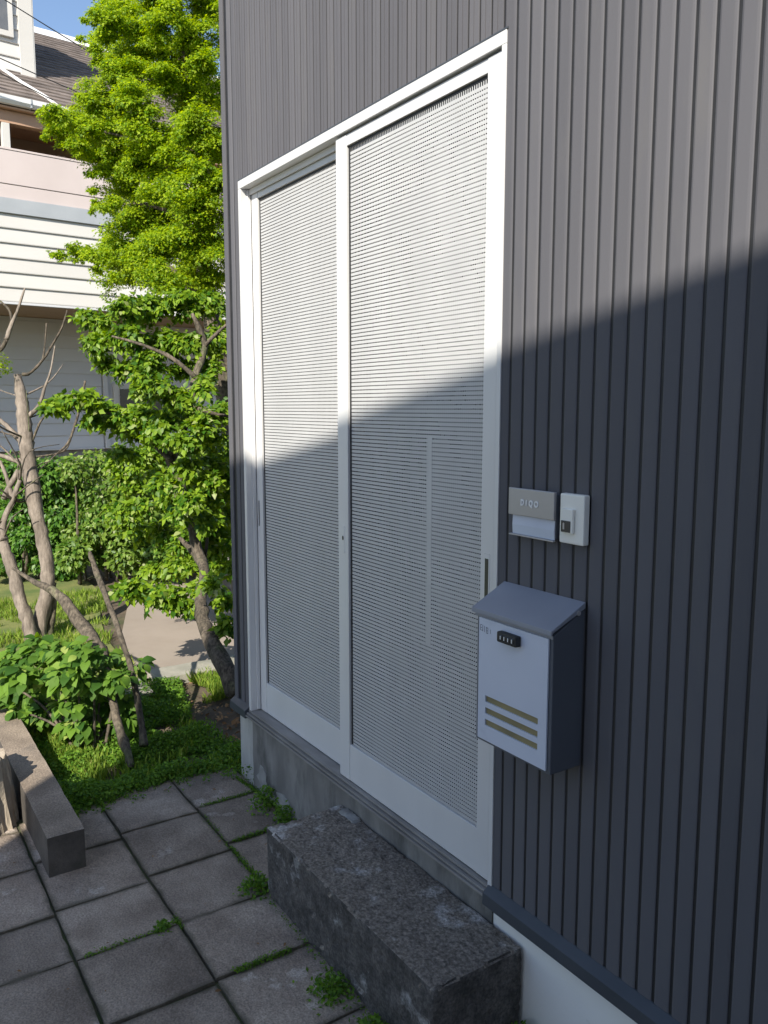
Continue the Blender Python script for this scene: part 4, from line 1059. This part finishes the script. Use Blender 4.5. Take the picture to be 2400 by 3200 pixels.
w = leaves('grass', P, 0.018 + 0.06 * rng.random(len(P)) ** 1.7, frames(rng.normal(size=P.shape) * np.array([1, 1, 0.1]), tn), T_BLADE, L_GRASS, None)
w['kind'] = 'stuff'
Q = np.concatenate([scatter(500, [(-1.9, 0.12), (-2.2, 0.12), (-2.75, 0.25), (-2.8, 0.8), (-2.3, 0.8)]), scatter(160, [(-2.6, -0.4), (-3.3, -0.1), (-3.3, 0.3), (-2.6, 0.2)])])
P = np.column_stack([Q, G - 0.02 + rng.random(len(Q)) * 0.02])
w = leaves('leaf_litter', P, rng.uniform(0.02, 0.045, len(P)), frames(np.array([0, 0, 1]) + rng.normal(size=P.shape) * 0.5), T_LEAF, L_LITTER, None)
w['kind'] = 'stuff'
Q = scatter(70, [(-1.9, -0.75), (-1.3, -1.6), (0.3, -1.6), (0.3, -0.33), (-0.9, -0.32), (-1.2, -0.03), (-1.9, -0.03)])
P = np.column_stack([Q, G + 0.006 + rng.random(len(Q)) * 0.004])
w = leaves('fallen_bits', P, 0.006 + 0.016 * rng.random(len(P)) ** 3, frames(np.array([0, 0, 1.6]) + rng.normal(size=P.shape) * 0.4), T_LEAF, L_LITTER, None)
w['kind'] = 'stuff'
Q = scatter(2600, [(-1.95, -0.76), (-1.76, -0.74), (-1.80, -0.30), (-1.74, 0.0), (-1.95, 0.0)])
Q = Q[(lump(Q, 14.0, 1.0) > -0.05)]
P = np.column_stack([Q, G + rng.random(len(Q)) * 0.03])
w = leaves('creeping_weeds', P, rng.uniform(0.008, 0.018, len(P)), frames(np.array([0.1, -0.1, 0.8]) + rng.normal(size=P.shape) * 0.5), T_LEAF, L_WEED, None)
w['kind'] = 'stuff'
# moss and tiny weeds along the joints of the paving
segs = [((-1.59, -0.25), (-1.59, 0.02), 500), ((-1.25, -0.25), (-1.25, -0.09), 260), ((-1.21, -0.282), (-1.0, -0.282), 260), ((-1.5, -0.275), (-1.22, -0.285), 120),
        ((-0.861, -0.92), (-0.861, -0.66), 220), ((-0.538, -0.55), (-0.538, -0.36), 420), ((-0.90, -0.613), (-0.83, -0.613), 120), ((-1.62, 0.0), (-1.2, 0.0), 700), ((-1.2, 0.0), (-0.87, 0.0), 260),
        ((-0.85, -0.31), (0.1, -0.31), 420), ((-1.75, -0.02), (-1.6, 0.0), 500)]
PP = []
for a, b, n in segs:
    t = rng.random(n)
    q = np.array(a)[None] * (1 - t[:, None]) + np.array(b)[None] * t[:, None] + rng.normal(size=(n, 2)) * 0.006
    PP.append(np.column_stack([q, G - 0.004 + rng.random(n) * 0.014]))
P = np.concatenate(PP)
w = leaves('joint_moss', P, rng.uniform(0.005, 0.011, len(P)), frames(np.array([0, 0, 0.8]) + rng.normal(size=P.shape) * 0.6), T_LEAF, L_WEED, None)
w['kind'] = 'stuff'

def clump(label, x, y, r, h, n):
    t = thing('weed_clump', label, 'weed', (x, y, G), group='weed clumps in the paving joints')
    d = rng.normal(size=(n, 2)) * r * 0.5
    hh = rng.random(n) * h * np.exp(-(d ** 2).sum(1) / (r * r))
    P = np.column_stack([x + d[:, 0], y + d[:, 1], G + hh])
    leaves('foliage', P, rng.uniform(0.009, 0.020, n), frames(np.array([0.1, -0.1, 0.8]) + rng.normal(size=P.shape) * 0.5), T_LEAF, L_WEED, t)['kind'] = 'stuff'
    for k in range(3):
        a = rng.uniform(0, 6.28)
        limb(t, [(x, y, G - 0.01, 0.0015), (x + 0.3 * r * math.cos(a), y + 0.3 * r * math.sin(a), G + h * 0.4, 0.0012), (x + 0.6 * r * math.cos(a), y + 0.6 * r * math.sin(a), G + h * 0.8, 0.0008)], L_WEED, 'stem', 5, 0.0)
clump('bright weed clump at the far front corner of the stone step', -0.90, -0.315, 0.055, 0.06, 320)
clump('weed clump at the foot of the footing by the white plaster patch', -1.43, -0.02, 0.07, 0.10, 420)
clump('weed clump where the footing meets the far end of the step', -1.26, -0.02, 0.06, 0.09, 320)
clump('low weed clump half way along the front of the step', -0.30, -0.345, 0.07, 0.05, 420)
clump('weed clump at the near front of the step, low in the picture', -0.08, -0.345, 0.06, 0.06, 380)
clump('dense weed clump at the near end of the step against the white footing', 0.165, -0.03, 0.055, 0.07, 420)
clump('tiny weed clump at a joint between the paving stones', -0.865, -0.665, 0.028, 0.025, 120)

# slabs and rocks in the garden
solo('edging_slab', 'grey concrete slab along the near edge of the garden path', 'slab', rough_block(-3.46, -3.24, 0.10, 1.6, G - 0.03, G + 0.035, 0.03, 0.004, 9, 0.01), M_SLAB)
solo('edging_stone', 'short broken edging stone next to the grey slab', 'edging stone', rough_block(-3.28, -3.02, -0.18, 0.02, G - 0.03, G + 0.05, 0.025, 0.010, 9, 0.02), M_ROCK)
solo('garden_rock', 'broad grey rock low behind the gnarled trunk', 'rock', rough_block(-5.75, -5.2, 1.35, 1.75, G - 0.05, 0.12, 0.07, 0.05, 3, 0.14), M_ROCK)

# ------------------------------------------------------------------ the white boarded house beyond the garden
th = math.radians(94.5)
hb = thing('boarded_house', 'white boarded two-storey house with brown roof beyond the garden', 'house', (-10.1, 0.4, 0.0), th)
def hp(name, mat, u0, u1, v0, v1, z0, z1, bevel=0.004, parent=None):
    return MB().box(u0, u1, v0, v1, z0, z1).build(name, mat, parent or hb, bevel, 1, False, False)
UL, UR = -4.0, 7.5
bprof = lambda h: [(-0.030, 0.0), (-0.032, 0.012), (-0.010, h), (0.0, h), (0.0, 0.0)]
bd = {}
def board(z, h, u0, u1, v, mat):
    key = (round(h, 3), u0, u1, mat.name)
    if key not in bd:
        bd[key] = MB().prism_x(bprof(h), u0, u1).mesh('siding_board')
        bd[key].materials.append(mat)
    o = link_mesh('siding_board', bd[key], mat, hb, False)
    o.location = (0, v, z)
# ground floor
hp('footing', M_FOUND, UL, UR, 1.62, 7.4, G - 0.1, 0.689)
V1 = 1.6
hp('lower_wall', M_HGREY, UL, UR, V1, 7.4, 0.69, 2.69)
hp('base_trim', M_HGREY, UL, 1.80, V1 - 0.05, V1 - 0.001, 0.69, 0.72)
z = 0.72
while z < 2.62:
    board(z, 0.190, UL, 1.795, V1 - 0.002, M_HGREY)
    z += 0.1914
hp('corner_board', M_HGREY, 1.815, 1.89, V1 - 0.055, V1 - 0.001, 0.70, 2.688)
win = hp('window', M_HWHITE, 1.98, 2.85, V1 - 0.04, V1 - 0.001, 0.88, 1.73)
hp('pane', M_DARKWIN, 2.08, 2.77, V1 - 0.06, V1 - 0.0405, 0.96, 1.645, 0, win).parent = win
# balcony
hp('balcony_floor', M_HTAN, UL, UR, 0.02, 1.60, 2.692, 2.75)
hp('balcony_front', M_HWHITE, UL, UR, 0.001, 0.019, 2.70, 4.59)
hp('drip_edge', M_HGREY, UL, UR, -0.038, 0.0005, 2.675, 2.705)
for z0, z1 in ((2.71, 2.895), (2.895, 3.08), (3.08, 3.265), (3.265, 3.45), (3.45, 3.635), (3.635, 3.815)):
    board(z0, z1 - z0 - 0.002, UL, UR, 0.0, M_HWHITE)
hp('cap_board', M_HCAP, UL, UR, -0.045, 0.0005, 3.818, 4.005)
hp('parapet_panel', M_HPINK, UL, UR, -0.020, 0.0005, 4.009, 4.178)
hp('parapet_panel', M_HPINK, UL, UR, -0.028, 0.0005, 4.184, 4.60)
hp('parapet_rail', M_HPINK, UL, UR, -0.036, 0.05, 4.601, 4.628)
for u in (-2.2, 0.12, 2.45, 4.8):
    hp('post', M_HWHITE, u, u + 0.095, -0.025, 0.06, 4.629, 4.93)
hp('beam', M_HBROWN, UL, UR, -0.02, 0.10, 4.931, 5.085)
hp('soffit', M_HBROWN, UL, UR, -0.10, 1.099, 5.09, 5.115)
hp('upper_wall', M_HTAN, UL, UR, 1.10, 7.4, 2.70, 5.6)
for u in (0.95, 1.02, 1.17):
    hp('baluster', M_HTAN, u, u + 0.035, 0.5, 0.53, 4.62, 4.80, 0)
# roof: courses of slates, lapped
slope = 0.62
def roof_z(v):
    return 5.17 + slope * (v + 0.12)
MB().prism_x([(-0.12, 5.13), (-0.12, 5.165), (4.3, roof_z(4.3) - 0.01), (8.7, 5.165), (8.7, 5.13), (4.3, roof_z(4.3) - 0.15)], UL - 0.4, UR + 0.4).build('roof', M_ROOF, hb, 0, 2, False, False)
dv = 0.155
cm = MB().prism_x([(0.0, 0.012), (-0.004, 0.030), (dv + 0.02, slope * (dv + 0.02) + 0.010), (dv + 0.02, slope * (dv + 0.02) - 0.004)], UL - 0.42, UR + 0.42).mesh('roof_course')
v = -0.13
i = 0
while v < 4.22:
    o = link_mesh('roof_course', cm, M_ROOF, hb, False)
    o.location = (0.004 * math.sin(i * 3.3), v, roof_z(v) - 0.012)
    v += dv
    i += 1
MB().prism_x([(4.14, roof_z(4.14) + 0.02), (4.3, roof_z(4.3) + 0.09), (4.46, roof_z(4.14) + 0.02), (4.3, roof_z(4.3) - 0.03)], UL - 0.43, UR + 0.43).build('ridge_cap', M_ROOFW, hb, 0.01, 2, False, False)
gp = [(-0.125 + 0.052 * math.cos(math.pi + a * math.pi / 8), 5.215 + 0.085 * math.sin(math.pi + a * math.pi / 8)) for a in range(9)] + [(-0.080, 5.215), (-0.170, 5.215)]
MB().prism_x([(-0.185, 5.222), (-0.180, 5.165), (-0.150, 5.130), (-0.105, 5.125), (-0.105, 5.222), (-0.115, 5.222), (-0.125, 5.150), (-0.165, 5.170), (-0.175, 5.222)], UL - 0.42, UR + 0.42).build('gutter', M_GUTTER, hb, 0, 2, False, False)
for u in (-1.6, 0.44, 2.5, 4.5):
    hp('gutter_bracket', M_HCAP, u, u + 0.018, -0.190, -0.10, 5.118, 5.226, 0)
# hip flashing strip
fp = [(0.44, 1.28), (0.60, 0.72), (0.78, 0.28), (0.84, -0.08)]
for (u0, v0), (u1, v1) in zip(fp[:-1], fp[1:]):
    m_ = MB()
    d_ = Vector((u1 - u0, v1 - v0)).normalized()
    n_ = Vector((-d_.y, d_.x)) * 0.013
    q = [(u0 + n_.x, v0 + n_.y), (u1 + n_.x, v1 + n_.y), (u1 - n_.x, v1 - n_.y), (u0 - n_.x, v0 - n_.y)]
    m_.v = [(a, b, roof_z(b) + 0.015) for a, b in q] + [(a, b, roof_z(b) + 0.055) for a, b in q]
    m_.f = [(0, 1, 2, 3), (4, 5, 6, 7), (0, 1, 5, 4), (1, 2, 6, 5), (2, 3, 7, 6), (3, 0, 4, 7)]
    m_.build('hip_flashing', M_ROOFW, hb, 0.004, 1, False, False)
# upper storey with corner board and window
DV = 1.30
hp('dormer_wall', M_HWHITE, UL, 0.905, DV, 2.6, 5.6, 8.0)
hp('dormer_corner_board', M_HWHITE, 0.735, 0.93, DV - 0.045, DV - 0.001, 5.9, 8.0)
hp('dormer_corner_board', M_HWHITE, 0.9055, 0.945, DV - 0.04, DV + 0.16, 5.9, 8.0)
z = 5.86
while z < 7.8:
    board(z, 0.187, UL, 0.733, DV - 0.001, M_HWHITE)
    z += 0.1885
win = hp('window', M_HWHITE, -1.1, 0.66, DV - 0.075, DV - 0.034, 6.48, 7.7)
g_ = hp('pane', M_GLASS, -1.0, 0.585, DV - 0.079, DV - 0.0755, 6.56, 7.62, 0, win)
g_.parent = win
hp('dormer_roof', M_ROOF, UL - 0.3, 1.02, DV - 0.15, 2.75, 8.0, 8.12)
hp('dormer_skirt', M_ROOFW, UL, 0.94, DV - 0.09, DV - 0.046, 5.93, 5.985)

# overhead cables in front of the white house
for lab, a, b, sag in (('thin black cable passing the upper window of the white house', (-9.3, -1.6, 6.95), (-10.6, 5.4, 5.05), 0.15), ('thin black cable crossing just above the white house gutter', (-9.3, -1.6, 5.95), (-10.6, 6.4, 4.95), 0.22),
                       ('lowest thin black cable reaching the roof edge flashing of the white house', (-9.6, -1.6, 6.10), (-10.05, 1.15, 5.30), 0.03)):
    pts = []
    for k in range(9):
        t = k / 8
        pts.append((a[0] + (b[0] - a[0]) * t, a[1] + (b[1] - a[1]) * t, a[2] + (b[2] - a[2]) * t - sag * 4 * t * (1 - t), 0.007))
    c = thing('overhead_cable', lab, 'cable', a, group='cables in front of the white house')
    MB().tube(pts, 6, 0).build('wire', M_CABLE, c, 0, 2, True)

# ------------------------------------------------------------------ neighbouring house behind the viewer: it shades the paving and the lower wall
ne = thing('neighbour_house', 'plain flat-roofed house on the near side of the paved yard', 'house', (0.982, -4.214, G), math.atan2(0.528, 2.009))
H_ = 5.15 - G
FP = [(0, 0), (11, 0), (11, -8), (3.95, -8)]
MB().prism_z(FP, -0.05, H_ - 0.14).build('wall', M_NEIGH, ne, 0.01, 1, False, False)
MB().prism_z([(-0.001, 0.001), (11, 0.001), (11, -8), (3.95, -8)], H_ - 0.14, H_).build('roof', M_TRIM, ne, 0.004, 1, False, False)
for u in (1.6, 5.2, 8.4):
    for z in (0.9, 3.3):
        w_ = MB().box(u, u + 1.5, 0.0, 0.035, z, z + 1.15).build('window', M_FRAME, ne, 0.004, 1, False, False)
        p_ = MB().box(u + 0.06, u + 1.44, 0.0352, 0.040, z + 0.06, z + 1.09).build('pane', M_GLASS, w_, 0, 1, False, False)
